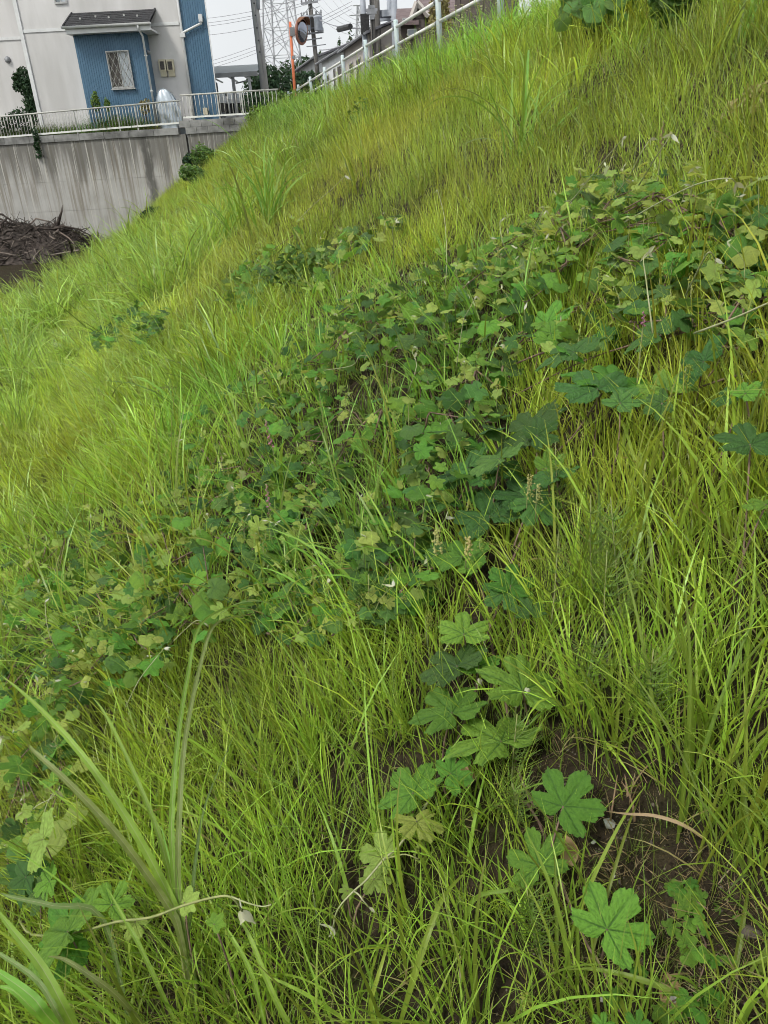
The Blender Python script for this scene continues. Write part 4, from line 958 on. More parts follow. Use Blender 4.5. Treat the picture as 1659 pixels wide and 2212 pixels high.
# ================================================================== VEGETATION
# ------------------------------------------------------------------ brush pile at the foot of the wall
pc = A(75, 590, 26.3); pcz = TOE
bp_ = thing('brush_pile', (pc[0], 26.6, pcz), 'heap of dark dead branches and roots at the foot of the wall', 'brush pile')
XP0, XP1 = A(-160, 590, 26.5)[0], A(222, 520, 27.6)[0]
def pile_h(x, y):
    t = (x - XP0) / (XP1 - XP0)
    prof = np.interp(t, [0, .15, .33, .5, .58, .68, .8, .92, 1.0], [.3, .5, .75, 1.05, 1.1, .8, .95, .5, .08])
    w = 1 - np.clip(np.abs(y - 26.7) / 2.1, 0, 1) ** 2
    return prof * np.clip(w, 0, 1)
xs = np.linspace(XP0 - .1, XP1 + .1, 70); ys = np.linspace(24.5, 28.9, 36); X, Y = np.meshgrid(xs, ys)
Z = TOE - .06 + pile_h(X, Y) * (.78 + .3 * vnoise(X, Y, .35, 5)) + .1 * vnoise(X, Y, .16, 9)
mb = MB(); mb.add(np.stack([X, Y, Z], -1).reshape(-1, 3), [(j * 70 + i, j * 70 + i + 1, (j + 1) * 70 + i + 1, (j + 1) * 70 + i) for j in range(35) for i in range(69)]); mb.build('packed_litter', M['debris'], bp_)
def twig(mb, c, L, r, flat=.45, mi=0):
    an = rng.random() * 6.28; el = rng.normal() * flat
    d = np.array([math.cos(an) * math.cos(el), math.sin(an) * math.cos(el), math.sin(el)])
    s = np.cross(d, rng.normal(size=3)); s = nrm(s) * L * .12 * rng.normal()
    mb.tube([c - d * L / 2, c - d * L * .15 + s, c + d * L * .2 + s * .6, c + d * L / 2 - s * .5], [r, r * .9, r * .7, r * .3], 4, mi, cap=False)
stf = MB()
for i in range(1500):
    x = rng.uniform(XP0, XP1); y = rng.uniform(24.6, 28.2)
    h = float(pile_h(np.array(x), np.array(y)))
    if h < .08 and rng.random() < .7: continue
    twig(stf, np.array([x, y, TOE + h * .95 + rng.uniform(-.05, .12)]), rng.uniform(.25, .8), rng.uniform(.006, .016), .55, 0 if rng.random() < .86 else 1)
o = stf.build('small_twigs', [M['debris'], M['debris_pale']], bp_); o['kind'] = 'stuff'
for i in range(90):
    x = rng.uniform(XP0, XP1); y = rng.uniform(24.7, 27.2); h = float(pile_h(np.array(x), np.array(y)))
    mb = MB(); twig(mb, np.array([x, y, TOE + h + rng.uniform(0, .1)]), rng.uniform(.6, 1.5), rng.uniform(.018, .045), .35); mb.build('branch', M['debris'] if rng.random() < .7 else M['debris_pale'], bp_, True)
for i in range(26):                                          # sticks standing out of the top
    x = XP0 + (XP1 - XP0) * rng.uniform(.3, 1); h = float(pile_h(np.array(x), np.array(26.8)))
    b = np.array([x, 26.8 + rng.normal() * .2, TOE + h - .1]); t = b + [rng.normal() * .16, rng.normal() * .1, rng.uniform(.2, .5)]
    mb = MB(); mb.tube([b, (b + t) / 2 + rng.normal(size=3) * .03, t], [.012, .009, .004], 4); mb.build('stick', M['debris'], bp_)
b = A(126, 515, 26.5); b[2] = TOE + .78; mb = MB(); mb.tube([b, b + [.12, 0, .3], b + [.3, .05, .62], b + [.36, .05, .8]], [.09, .06, .03, .005], 6); mb.build('broken_root', M['debris'], bp_, True)
b = A(172, 575, 25.2); mb = MB(); mb.tube([b - [.05, -.1, .25], b, b + [.03, -.05, .22]], [.09, .085, .08], 10); tag(mb.build('log', M['log'], None, True), 'short reddish cut log standing in the brush pile', 'log')

# ------------------------------------------------------------------ grass tufts (scattered as one mass)
PROTO = bpy.data.collections.new('grass_prototypes')
def blade_strip(mb, base, az, tilt0, bend, L, w, seg, rnd, dryv, twist=0.0, fold=False):
    """one tapering bent blade; bl = (random, vein, dryness)"""
    p = np.array(base, float); th_ = tilt0; dirh = np.array([math.cos(az), math.sin(az), 0])
    side = np.array([-math.sin(az + twist), math.cos(az + twist), 0])
    V = []; C = []
    for i in range(seg + 1):
        s = i / seg
        ww = w * (1 - s ** 2.2) * (.55 + .45 * min(1, s * 4)) if i < seg else 0
        if i < seg:
            V += [p - side * ww / 2, p + side * ww / 2]; C += [[rnd, 0, dryv(s), 1]] * 2
        else: V.append(p.copy()); C.append([rnd, 0, dryv(s), 1])
        d = dirh * math.sin(th_) + np.array([0, 0, math.cos(th_)])
        p = p + d * L / seg; th_ += bend / seg * (.5 + s)
    fs = [(2 * i, 2 * i + 1, 2 * i + 3, 2 * i + 2) for i in range(seg - 1)] + [(2 * seg - 2, 2 * seg - 1, 2 * seg)]
    mb.add(V, fs, 0, C)
def tuft(i, nb, h, spread, w, seg, tilt, bend, drop=0.08, seed=0):
    r_ = np.random.default_rng(seed + 100); mb = MB()
    for k in range(nb):
        az = r_.random() * 6.283; rr = spread * math.sqrt(r_.random())
        dry = r_.random() < drop; tipd = .55 * r_.random() if r_.random() < .3 else 0
        f = (lambda s: .85) if dry else (lambda s, t=tipd: max(0, (s - .75) * 4) * t + .25 * max(0, .22 - s) / .22)
        blade_strip(mb, (rr * math.cos(az), rr * math.sin(az), -.02), az + r_.normal() * .7, abs(r_.normal()) * tilt + (.5 if dry else .04), bend * (.3 + r_.random() * 1.2), h * (.45 + .75 * r_.random()) * (.7 if dry else 1), w * (.45 + .9 * r_.random() ** 1.5), seg, r_.random(), f, r_.normal() * .8)
    ob = bpy.data.objects.new('grass_tuft_%02d' % i, mb.mesh('grass_tuft_%02d' % i, GR, smooth=True)); PROTO.objects.link(ob)
NT = 0
for s in range(6): tuft(NT, 10, .33, .05, .0062, 4, .26, .9, .09, s); NT += 1             # 0-5 near, fine
for s in range(4): tuft(NT, 7, .46, .05, .0090, 6, .30, 1.6, .06, 20 + s); NT += 1          # 6-9 near, longer arching
for s in range(4): tuft(NT, 20, .27, .10, .0066, 3, .2, .6, .05, 40 + s); NT += 1          # 10-13 mid, fine
for s in range(3): tuft(NT, 16, .48, .09, .011, 5, .3, 2.0, .03, 60 + s); NT += 1           # 14-16 arching wide blades
for s in range(4): tuft(NT, 26, .34, .20, .0105, 3, .24, .9, .06, 80 + s); NT += 1           # 17-20 far
for s in range(2): tuft(NT, 7, .10, .05, .003, 2, 1.0, .6, .9, 100 + s); NT += 1             # 21-22 straw thatch
def fleabane(i, seed):
    r_ = np.random.default_rng(seed); mb = MB()
    for k in range(5):
        az = r_.random() * 6.28; c = np.array([.14 * math.cos(az) * r_.random(), .14 * math.sin(az) * r_.random(), .42 + .22 * r_.random()])
        n = 9; V = [c] + [c + np.array([.017 * math.cos(6.283 * j / n), .017 * math.sin(6.283 * j / n), .004]) for j in range(n)]
        mb.add(V, [(0, 1 + j, 1 + (j + 1) % n) for j in range(n)], 0, [[.5, 0, 0, 1]] * (n + 1))
        base = np.array([0, 0, 0.]); s = np.array([.0025, 0, 0])
        mb.add([base - s, base + s, c + s, c - s], [(0, 1, 2, 3)], 1, [[.5, 0, 0, 1]] * 4)
    ob = bpy.data.objects.new('grass_tuft_%02d' % i, mb.mesh('fleabane_%d' % i, [WHITEF, SEDGE])); PROTO.objects.link(ob)
for s in range(3): fleabane(NT, 300 + s); NT += 1                                            # 23-25 white flowers

def scatter(name, P, rot, scl, tint, idx):
    me = bpy.data.meshes.new(name); me.from_pydata(P.tolist(), [], [])
    def at(nm, ty, key, arr):
        a = me.attributes.new(nm, ty, 'POINT'); a.data.foreach_set(key, np.ascontiguousarray(arr).ravel())
    at('rot', 'FLOAT_VECTOR', 'vector', rot.astype(np.float32)); at('scl', 'FLOAT_VECTOR', 'vector', scl.astype(np.float32))
    at('tint', 'FLOAT_COLOR', 'color', np.concatenate([tint, np.ones((len(P), 1))], 1).astype(np.float32)); at('idx', 'INT', 'value', idx.astype(np.int32))
    ob = bpy.data.objects.new(name, me); COL.objects.link(ob)
    g = bpy.data.node_groups.new(name + '_nodes', 'GeometryNodeTree')
    g.interface.new_socket('Geometry', in_out='INPUT', socket_type='NodeSocketGeometry'); g.interface.new_socket('Geometry', in_out='OUTPUT', socket_type='NodeSocketGeometry')
    N, L = g.nodes, g.links
    gi, go = N.new('NodeGroupInput'), N.new('NodeGroupOutput')
    ci = N.new('GeometryNodeCollectionInfo'); ci.inputs[0].default_value = PROTO; ci.inputs[1].default_value = True; ci.inputs[2].default_value = True
    def na(nm, ty):
        n = N.new('GeometryNodeInputNamedAttribute'); n.data_type = ty; n.inputs[0].default_value = nm; return n.outputs[0]
    io = N.new('GeometryNodeInstanceOnPoints'); e2r = N.new('FunctionNodeEulerToRotation')
    L.new(gi.outputs[0], io.inputs['Points']); L.new(ci.outputs[0], io.inputs['Instance']); io.inputs['Pick Instance'].default_value = True
    L.new(na('idx', 'INT'), io.inputs['Instance Index']); L.new(na('rot', 'FLOAT_VECTOR'), e2r.inputs[0]); L.new(e2r.outputs[0], io.inputs['Rotation']); L.new(na('scl', 'FLOAT_VECTOR'), io.inputs['Scale'])
    rl = N.new('GeometryNodeRealizeInstances'); L.new(io.outputs[0], rl.inputs[0]); L.new(rl.outputs[0], go.inputs[0])
    md = ob.modifiers.new('scatter', 'NODES'); md.node_group = g
    return ob

SOIL = [(1120, 1560), (1240, 1600), (1345, 1650), (1420, 1690), (1500, 1780), (1560, 1860), (1659, 1900), (1659, 2212), (1240, 2212), (1190, 2080), (1250, 1960), (1200, 1880), (1100, 1720), (1060, 1620)]
SOIL2 = [(1300, 1700), (1450, 1720), (1560, 1900), (1659, 1960), (1659, 2212), (1360, 2212), (1290, 2080), (1300, 1900), (1270, 1790)]
VINE_C = [(380, 900), (560, 790), (700, 640), (960, 560), (1100, 540), (1150, 720), (1080, 900), (1130, 1080), (1000, 1230), (900, 1330), (640, 1380), (440, 1260), (330, 1080)]
VINE_D = [(0, 1150), (170, 1120), (360, 1060), (480, 1180), (470, 1330), (400, 1420), (250, 1480), (130, 1560), (0, 1600)]
VINE_B = [(960, 560), (1150, 440), (1300, 350), (1480, 330), (1659, 380), (1659, 1000), (1480, 900), (1270, 880), (1120, 860), (1020, 700)]
def sample(n, ymin, ymax, seed):
    """uniform points on the plan inside a widened view wedge"""
    r_ = np.random.default_rng(seed)
    y = np.sqrt(r_.random(n) * ((ymax + 2.2) ** 2 - (ymin + 2.2) ** 2) + (ymin + 2.2) ** 2) - 2.2
    hw = .62 * (y + 2.2); x = (r_.random(n) * 2 - 1) * hw - .02 * y
    return x, y
def wedge_area(y0, y1): return .62 * ((y1 + 2.2) ** 2 - (y0 + 2.2) ** 2)
allP, allR, allS, allT, allI = [], [], [], [], []
def tint_of(x, y, qx, qy):
    n = len(x)
    T = np.tile([.300, .400, .048], (n, 1))
    def blend(w, c): 
        nonlocal T
        w = np.clip(w, 0, 1)[:, None]; T = T * (1 - w) + np.array(c) * w
    u, v = uv_of(x, y)
    g = lambda cx, cy, rx, ry: np.exp(-(((qx - cx) / rx) ** 2 + ((qy - cy) / ry) ** 2))
    blend(1.2 * g(880, 370, 330, 120), (.305, .38, .058))       # olive, seeding grass on the middle of the slope
    blend(.8 * g(1250, 200, 250, 110), (.305, .40, .056))
    blend(.7 * g(600, 500, 200, 70), (.30, .38, .056))
    blend(.9 * g(120, 720, 260, 180), (.315, .435, .085))        # tall grass low on the left
    blend(.9 * g(330, 560, 200, 90), (.32, .445, .08))
    blend(.8 * g(250, 980, 260, 120), (.335, .44, .05))
    blend(sstep(2.6, 3.6, v) * sstep(4, 8, u), (.23, .42, .06))    # lush verge under the guard rail
    blend(.8 * g(620, 280, 120, 60), (.18, .32, .05))
    blend(.85 * inpoly(qx, qy, VINE_C).astype(float), (.205, .355, .05))
    blend(.6 * inpoly(qx, qy, VINE_D).astype(float), (.225, .36, .05))
    blend(.5 * g(1450, 1400, 200, 300), (.285, .42, .046))
    m = (vnoise(x, y, .35, 3) - .5) * .5 + (vnoise(x, y, 1.3, 8) - .5) * .4
    T = T * (1 + m)[:, None]
    hsh = (vnoise(x, y, .8, 12) - .5) * .28
    T[:, 0] *= 1 + hsh; T[:, 2] *= 1.1
    return T * rng.uniform(.72, 1.25, (n, 1))
HERO = [(1005, 1330), (1037, 1410), (1117, 1440), (950, 1505), (1035, 1560), (985, 1655), (862, 1675), (1245, 1705), (1160, 1825), (1355, 1955), (945, 1425), (1115, 1255), (1100, 1300), (1155, 1110), (1040, 1090), (970, 1075), (985, 1185), (1040, 1195), (905, 1785), (790, 1845), (825, 1910), (745, 1960)]
def euler_lean(ang, ax, ay, spin):
    """spin about z, then lean by ang towards (ax, ay): euler XYZ"""
    kx, ky = -ay, ax; c, s = np.cos(ang), np.sin(ang); C = 1 - c; cs, ss = np.cos(spin), np.sin(spin)
    Lm = np.empty((len(ang), 3, 3)); Lm[:, 0, 0] = c + kx * kx * C; Lm[:, 0, 1] = kx * ky * C; Lm[:, 0, 2] = ky * s; Lm[:, 1, 0] = kx * ky * C; Lm[:, 1, 1] = c + ky * ky * C; Lm[:, 1, 2] = -kx * s; Lm[:, 2, 0] = -ky * s; Lm[:, 2, 1] = kx * s; Lm[:, 2, 2] = c
    S = np.zeros_like(Lm); S[:, 0, 0] = cs; S[:, 0, 1] = -ss; S[:, 1, 0] = ss; S[:, 1, 1] = cs; S[:, 2, 2] = 1
    Q = Lm @ S
    return np.stack([np.arctan2(Q[:, 2, 1], Q[:, 2, 2]), np.arcsin(np.clip(-Q[:, 2, 0], -1, 1)), np.arctan2(Q[:, 1, 0], Q[:, 0, 0])], -1)
def zone(y0, y1, dens, seed, kinds, hmul=1.0, outside=None):
    if outside:
        x0_, x1_ = outside; n = int((x1_ - x0_) * (y1 - y0) * dens); x = rng.uniform(x0_, x1_, n); y = rng.uniform(y0, y1, n)
    else: n = int(wedge_area(y0, y1) * dens); x, y = sample(n, y0, y1, seed)
    outside = bool(outside)
    z = tz(x, y); P = np.stack([x, y, z], -1); qx, qy, dep = proj(P)
    u, v = uv_of(x, y)
    keep = (y < WALLY - .25) & (dep > .3)
    keep &= ((qx > -260) & (qx < 1920) & (qy < 2650) & (qy > -420)) != outside
    if outside: keep = (y < WALLY - .25) & (keep | (dep <= .3))
    keep &= ~((x * x + y * y < .16))
    edge = -4.35 + .9 * sstep(17, 28, u) + (vnoise(x, y, .8, 4) - .5) * 1.0
    keep &= (v > edge) & (v < 5.1)
    s1 = inpoly(qx, qy, SOIL); s2 = inpoly(qx, qy, SOIL2)
    r = rng.random(n); keep &= ~(s1 & (r < .48)) & ~(s2 & (r < .95))
    vn = inpoly(qx, qy, VINE_C) | inpoly(qx, qy, VINE_D)
    keep &= ~(vn & (r < .55))
    if y0 < 2:
        for cx_, cy_ in HERO: keep &= ~((((qx - cx_) / 46) ** 2 + ((qy - cy_ - 34) / 62) ** 2 < 1) & (r < .72))
    clump = vnoise(x, y, .22, 21); keep &= (clump + rng.random(n) * .9 > .36)
    x, y, z, qx, qy, u, v, s1, vn = (q_[keep] for q_ in (x, y, z, qx, qy, u, v, s1, vn)); n = len(x)
    idx = np.empty(n, int); sc = np.ones(n)
    fine = np.array(kinds['fine']); long = np.array(kinds['long'])
    g = lambda cx, cy, rx, ry: np.exp(-(((qx - cx) / rx) ** 2 + ((qy - cy) / ry) ** 2))
    pl = .10 + .75 * np.maximum(g(110, 750, 260, 220), g(330, 540, 220, 110)) + .5 * sstep(2.6, 3.4, v) * (u > 4) + .45 * g(700, 1050, 400, 300) + .25 * g(1400, 1150, 300, 300) + .2 * g(400, 1950, 500, 300)
    pl -= .5 * g(900, 370, 330, 130)
    pl = np.where(vn, .6, pl); lo = rng.random(n) < pl
    idx[:] = fine[rng.integers(0, len(fine), n)]; idx[lo] = long[rng.integers(0, len(long), lo.sum())]
    sc = hmul * rng.uniform(.65, 1.25, n) * (.62 + .55 * vnoise(x, y, 1.1, 31) + .35 * vnoise(x, y, .38, 32))
    sc *= np.where(s1, .62, 1) * (1 + .45 * sstep(2.3, 3.0, v) * (u > 4)) * (1 - .62 * sstep(3.4, 4.5, v) * (u > 4))
    sc *= np.where(vn & lo, 1.18, 1)
    lean = np.abs(.10 + rng.normal(size=n) * .10 + .22 * g(150, 780, 300, 250) + .08 * (vnoise(x, y, .6, 44) - .5)); dr = math.atan2(TX, -TY) + rng.normal(size=n) * .9
    rot = euler_lean(lean, np.cos(dr), np.sin(dr), rng.random(n) * 6.283)
    allP.append(np.stack([x, y, z - .01], -1)); allR.append(rot); allI.append(idx)
    allS.append(np.stack([sc, sc, sc * rng.uniform(.85, 1.15, n)], -1)); allT.append(tint_of(x, y, qx, qy))
NEAR = dict(fine=[0, 1, 2, 3, 4, 5], long=[6, 7, 8, 9]); MID = dict(fine=[10, 11, 12, 13, 2], long=[14, 15, 16, 7]); FAR = dict(fine=[17, 18, 19, 20], long=[14, 15, 16, 18])
zone(-.3, 1.6, 900, 1, NEAR, .64)
zone(1.6, 4.2, 500, 2, NEAR, .68)
zone(4.2, 9.0, 175, 3, MID, .72)
zone(9.0, 16, 54, 4, FAR, .72)
zone(16, 29.9, 27, 5, FAR, .84)
zone(-1.6, 5, 120, 6, MID, .8, (-4.5, 4.2))          # the bank goes on beside the view
zone(5, 12, 36, 7, FAR, .8, (-9, 6))
# taller tussocks low on the left of the slope and in the verge
for (cx_, cy_, k_, rad_, s_) in ((60, 720, 26, .45, 2.1), (130, 690, 26, .5, 2.2), (200, 640, 22, .4, 1.9), (250, 590, 22, .45, 2.0), (300, 545, 20, .4, 1.9), (170, 610, 20, .4, 1.8), (350, 520, 18, .4, 1.8), (30, 800, 22, .35, 1.8), (290, 690, 22, .4, 1.9), (360, 640, 20, .35, 1.8), (220, 740, 20, .35, 1.7), (110, 830, 20, .32, 1.6), (400, 600, 18, .35, 1.7), (430, 540, 18, .35, 1.7), (480, 470, 16, .35, 1.6), (20, 930, 18, .28, 1.4), (640, 330, 16, .35, 1.6), (330, 800, 16, .28, 1.3), (560, 330, 16, .35, 1.5), (720, 260, 14, .3, 1.4)):
    c = hit1(cx_, cy_, .1); rr_t = rad_ * np.sqrt(rng.random(k_)); aa = rng.random(k_) * 6.283; x = c[0] + rr_t * np.cos(aa); y = c[1] + rr_t * np.sin(aa)
    allP.append(np.stack([x, y, tz(x, y) - .02], -1)); allR.append(euler_lean(.15 + .75 * rr_t / rad_, np.cos(aa), np.sin(aa), rng.random(k_) * 6.28)); allI.append(rng.integers(14, 17, k_))
    sc = s_ * rng.uniform(.75, 1.15, k_); allS.append(np.stack([sc, sc, sc], -1)); allT.append(np.array([.275, .415, .085]) * rng.uniform(.8, 1.2, (k_, 1)))
# straw thatch on the ground near the camera
n = 2800; x, y = sample(n, -.2, 4.5, 77); P = np.stack([x, y, tz(x, y) + .004], -1)
allP.append(P); allR.append(np.stack([rng.normal(size=n) * .3, rng.normal(size=n) * .3, rng.random(n) * 6.28], -1)); allI.append(rng.integers(21, 23, n)); allS.append(np.tile(rng.uniform(.5, 1.3, (n, 1)), (1, 3))); allT.append(np.tile([.25, .20, .11], (n, 1)) * rng.uniform(.5, 1.2, (n, 1)))
pxs = rng.uniform(1040, 1700, 950); pys = rng.uniform(1540, 2300, 950); m = inpoly(pxs, pys, SOIL); P, ok = hit(pxs[m], pys[m], .003); n = len(P)
allP.append(P); allR.append(np.stack([rng.normal(size=n) * .5, rng.normal(size=n) * .5, rng.random(n) * 6.28], -1)); ii = rng.integers(21, 23, n); gg_ = rng.random(n) < .12; ii[gg_] = rng.integers(0, 6, gg_.sum()); allI.append(ii)
allS.append(np.tile(np.where(gg_, rng.uniform(.12, .3, n), rng.uniform(.25, .8, n))[:, None], (1, 3))); allT.append(np.where(gg_[:, None], np.array([.2, .3, .05]), np.array([.11, .08, .05])) * rng.uniform(.5, 1.3, (n, 1)))
gP, gR, gS, gT, gI = map(np.concatenate, (allP, allR, allS, allT, allI)); print('grass tufts', len(gP))
o = scatter('grass', gP, gR, gS, gT, gI); tag(o, 'yellow green grass covering the whole slope', 'grass', kind='stuff')
# white fleabane in the verge
n = 150; u = rng.uniform(9, 27, n); v = rng.uniform(3.3, 5.0, n); x, y = xy_of(u, v)
o = scatter('fleabane_flowers', np.stack([x, y, tz(x, y)], -1), np.stack([0 * u, 0 * u, rng.random(n) * 6], -1), np.tile(rng.uniform(.7, 1.1, (n, 1)), (1, 3)), np.tile([.75, .75, .7], (n, 1)), rng.integers(23, 26, n)); tag(o, 'tiny white flowers dotted through the verge below the guard rail', 'flowers', kind='stuff')
# weeds behind the railing on the house lot
n = 260; x = rng.uniform(A(-150, 270, 30.5)[0], A(345, 262, 30.5)[0], n); y = rng.uniform(30.36, 30.85, n)
hgt = np.interp(proj(np.stack([x, y, 0 * x + 1.2], -1))[0], [-150, 60, 110, 170, 200, 250, 300, 345], [1.1, 1.2, 1.2, 1.2, 1.7, 1.8, 1.7, 1.1])
o = scatter('railing_weeds', np.stack([x, y, 0 * x + 1.14], -1), np.stack([rng.normal(size=n) * .15, rng.normal(size=n) * .15, rng.random(n) * 6], -1), np.stack([hgt, hgt, hgt], -1) * rng.uniform(.8, 1.25, (n, 1)), np.array([.12, .19, .05]) * rng.uniform(.6, 1.3, (n, 3)), rng.integers(17, 21, n)); tag(o, 'tall weeds growing behind the railing in front of the house', 'weeds', kind='stuff')

# ------------------------------------------------------------------ wild grape: leaf meshes
def leaf_mesh(name, mat, kind, seed, na, nr, droop=.12):
    r_ = np.random.default_rng(seed)
    # five pointed lobes on a rounded blade, cut by narrow rounded sinuses; how deep depends on the kind
    dep, wid, pk = {'lobed': (.52, .115, .16), 'three': (.24, .18, .14), 'heart': (.03, .3, .07)}[kind]
    tips = [0, 1.0 + r_.normal() * .05, -1.0 + r_.normal() * .05, 1.97, -1.97]
    lob = [(t, 1, 1) for t in tips]
    th_ = np.linspace(-2.95, 2.95, na); at_ = np.abs(th_)
    env = np.interp(at_, [0, .5, 1.0, 1.5, 2.0, 2.5, 2.95], [1.02, .95, .97, .86, .80, .62, .36])
    pkv = np.max([np.exp(-((th_ - t) / .30) ** 2) for t in tips], axis=0)
    r = env * (1 - pk + pk * pkv)
    for s, d0 in ((.5, 1.0), (-.5, 1.0), (1.5, .82), (-1.5, .82)):
        dd_ = dep * d0 * r_.uniform(.7, 1.12); sc_ = s + r_.normal() * .05
        r = r * (1 - dd_ * np.exp(-(np.abs(th_ - sc_) / (wid * r_.uniform(.8, 1.2))) ** 2.6))
    r = r * r_.uniform(.93, 1.07)
    teeth = 30 if na > 60 else max(10, na // 5)
    saw = ((th_ * teeth / 5.9) % 1.0); r = r * (1 + (.10 if na > 60 else .05) * (saw - .5)) * (1 + .02 * r_.normal(size=na))
    ph = r_.random(4) * 6.28
    V = [(0, 0, 0)]; C = [[.5, .6, 0, 1]]
    axes = [l[0] for l in lob[:5]]
    for k in range(1, nr + 1):
        f = k / nr
        for i in range(na):
            rr = r[i] * f; t = th_[i]
            x, y = rr * math.sin(t), rr * math.cos(t)
            vn = 0; fold = 0
            da = min(axes, key=lambda a: abs(a - t)); d = t - da
            b = rr * abs(math.sin(d)); al = rr * math.cos(d)
            vn = max(vn, math.exp(-(b / (.014 * (1.3 - .7 * f) + .004)) ** 2))
            m = ((al - b * .95 + .03) % .17) / .17; m = min(m, 1 - m)
            vn = max(vn, .65 * math.exp(-(m * .17 / .016) ** 2) * (al > 0))
            m2 = ((al * 1.6 + b * 2.2) % .13) / .13; m2 = min(m2, 1 - m2); vn = max(vn, .3 * math.exp(-(m2 * .13 / .012) ** 2))
            puff = .05 * math.sin(min(b, .25) / .25 * math.pi) * f
            z = -droop * rr * rr * (.6 + .9 * math.cos(t - ph[0])) + puff * 1.3 + .05 * math.sin(3 * t + ph[1]) * f * f + .03 * math.sin(7 * t + ph[2]) * f ** 3 - .03 * vn
            V.append((x, y, z)); C.append([.5, vn, 0, 1])
    fs = [(0, 1 + i, 2 + i) for i in range(na - 1)]
    for k in range(nr - 1):
        o = 1 + k * na
        fs += [(o + i, o + na + i, o + na + i + 1, o + i + 1) for i in range(na - 1)]
    fs = [tuple(reversed(q)) for q in fs]
    mb = MB(); mb.add(V, fs, 0, C); me = mb.mesh(name, mat, smooth=True); return me
LM = {}
for mt, key in ((LEAF, 'g'), (LEAFD, 'd'), (LEAFY, 'y')):
    LM['big_' + key] = [leaf_mesh('big_grape_leaf_' + key, mt, 'lobed', 5 + i, 132, 13, .10 + .05 * i) for i in range(3)]
    LM['mid_' + key] = [leaf_mesh('grape_leaf_' + key, mt, kd, 50 + i, 30, 3, .16 + .06 * i) for i, kd in enumerate(('three', 'three', 'lobed', 'heart'))]
def white_tip(seed):
    r_ = np.random.default_rng(seed); V = []; fs = []
    for i in range(7):
        s = i / 6; w = .16 * math.sin(math.pi * min(.95, s + .12)) + .01
        V += [(-w, s, .10 * s * s + .12 * w), (0, s, .10 * s * s - .03), (w, s, .10 * s * s + .12 * w)]
    for i in range(6):
        o = 3 * i; fs += [(o, o + 1, o + 4, o + 3), (o + 1, o + 2, o + 5, o + 4)]
    mb = MB(); mb.add(V, fs, 0, [[.5, 0, 0, 1]] * len(V)); return mb.mesh('folded_woolly_leaf', LEAFW, smooth=True)
TIP = white_tip(1)
def put_leaf(parent, key, p, tip, up, size=None, name='leaf'):
    """leaf with petiole joint p, tip direction towards point tip, facing up"""
    p = np.asarray(p); y = np.asarray(tip) - p; L_ = np.linalg.norm(y); y = y / L_
    z = np.asarray(up) - y * np.dot(up, y); z = nrm(z); x = np.cross(y, z)
    me = TIP if key == 'tip' else random.choice(LM[key])
    s = size or L_
    return inst(name, me, frame(p, x, y, z, s), parent)
def stem(parent, pts, r0, r1, mat, name='stem', n=5, smooth=3):
    P = np.asarray(pts, float)
    if smooth and len(P) > 2:                               # Catmull-Rom
        Q = []
        E_ = np.vstack([2 * P[0] - P[1], P, 2 * P[-1] - P[-2]])
        for i in range(1, len(E_) - 2):
            for k in range(smooth):
                t = k / smooth; a, b, c, d = E_[i - 1:i + 3]
                Q.append(.5 * (2 * b + (c - a) * t + (2 * a - 5 * b + 4 * c - d) * t * t + (3 * b - a - 3 * c + d) * t ** 3))
        Q.append(P[-1]); P = np.array(Q)
    mb = MB(); mb.tube(P, np.linspace(r0, r1, len(P)), n); return mb.build(name, mat, parent, True)
def hp(pts, h):
    pts = np.asarray(pts, float); return hit(pts[:, 0], pts[:, 1], h)[0]
TOCAM = lambda p: nrm(-np.asarray(p))
UPV = np.array([0, 0, 1.0])

# --- 1. the hero trailing vine, leaf by leaf (photo px in the 1659 frame)
Z5 = lambda x, y: (658 + x * .4299, 987 + y * .4299)
Z6 = lambda x, y: (658 + x * .3307, 1591 + y * .3307)
Z7 = lambda x, y: (1042 + x * .3717, 1591 + y * .3717)
Z4 = lambda x, y: (0 + x * .463, 1371 + y * .463)
def vine_leaves(parent, lst, h=.12, shrink=.76):
    for (a, b, key, sc) in lst:
        hh = h * random.uniform(.75, 1.25)
        p = hit1(*a, hh); t = hit1(*b, hh * 1.0)
        # keep the leaf from being stretched along the view: same height, true length by screen span
        sz = np.linalg.norm(t - p) * sc * shrink
        up = UPV * .85 + TOCAM(p) * .55 + rng.normal(size=3) * .24
        put_leaf(parent, key, p, t, up, sz)
        g = p.copy(); g[2] = tz(p[0], p[1]) + .02; g[:2] += rng.normal(size=2) * .03
        stem(parent, [g, (g + p) / 2 + rng.normal(size=3) * .01, p], .0022, .0016, M['stem'], 'petiole', 4, 2)
def vine(name_label, base_px, h=.02):
    return thing('wild_grape_vine', hit1(*base_px, h), name_label, 'vine')
v1 = vine('wild grape vine with large lobed leaves trailing down to the bare soil', Z5(1040, 1480))
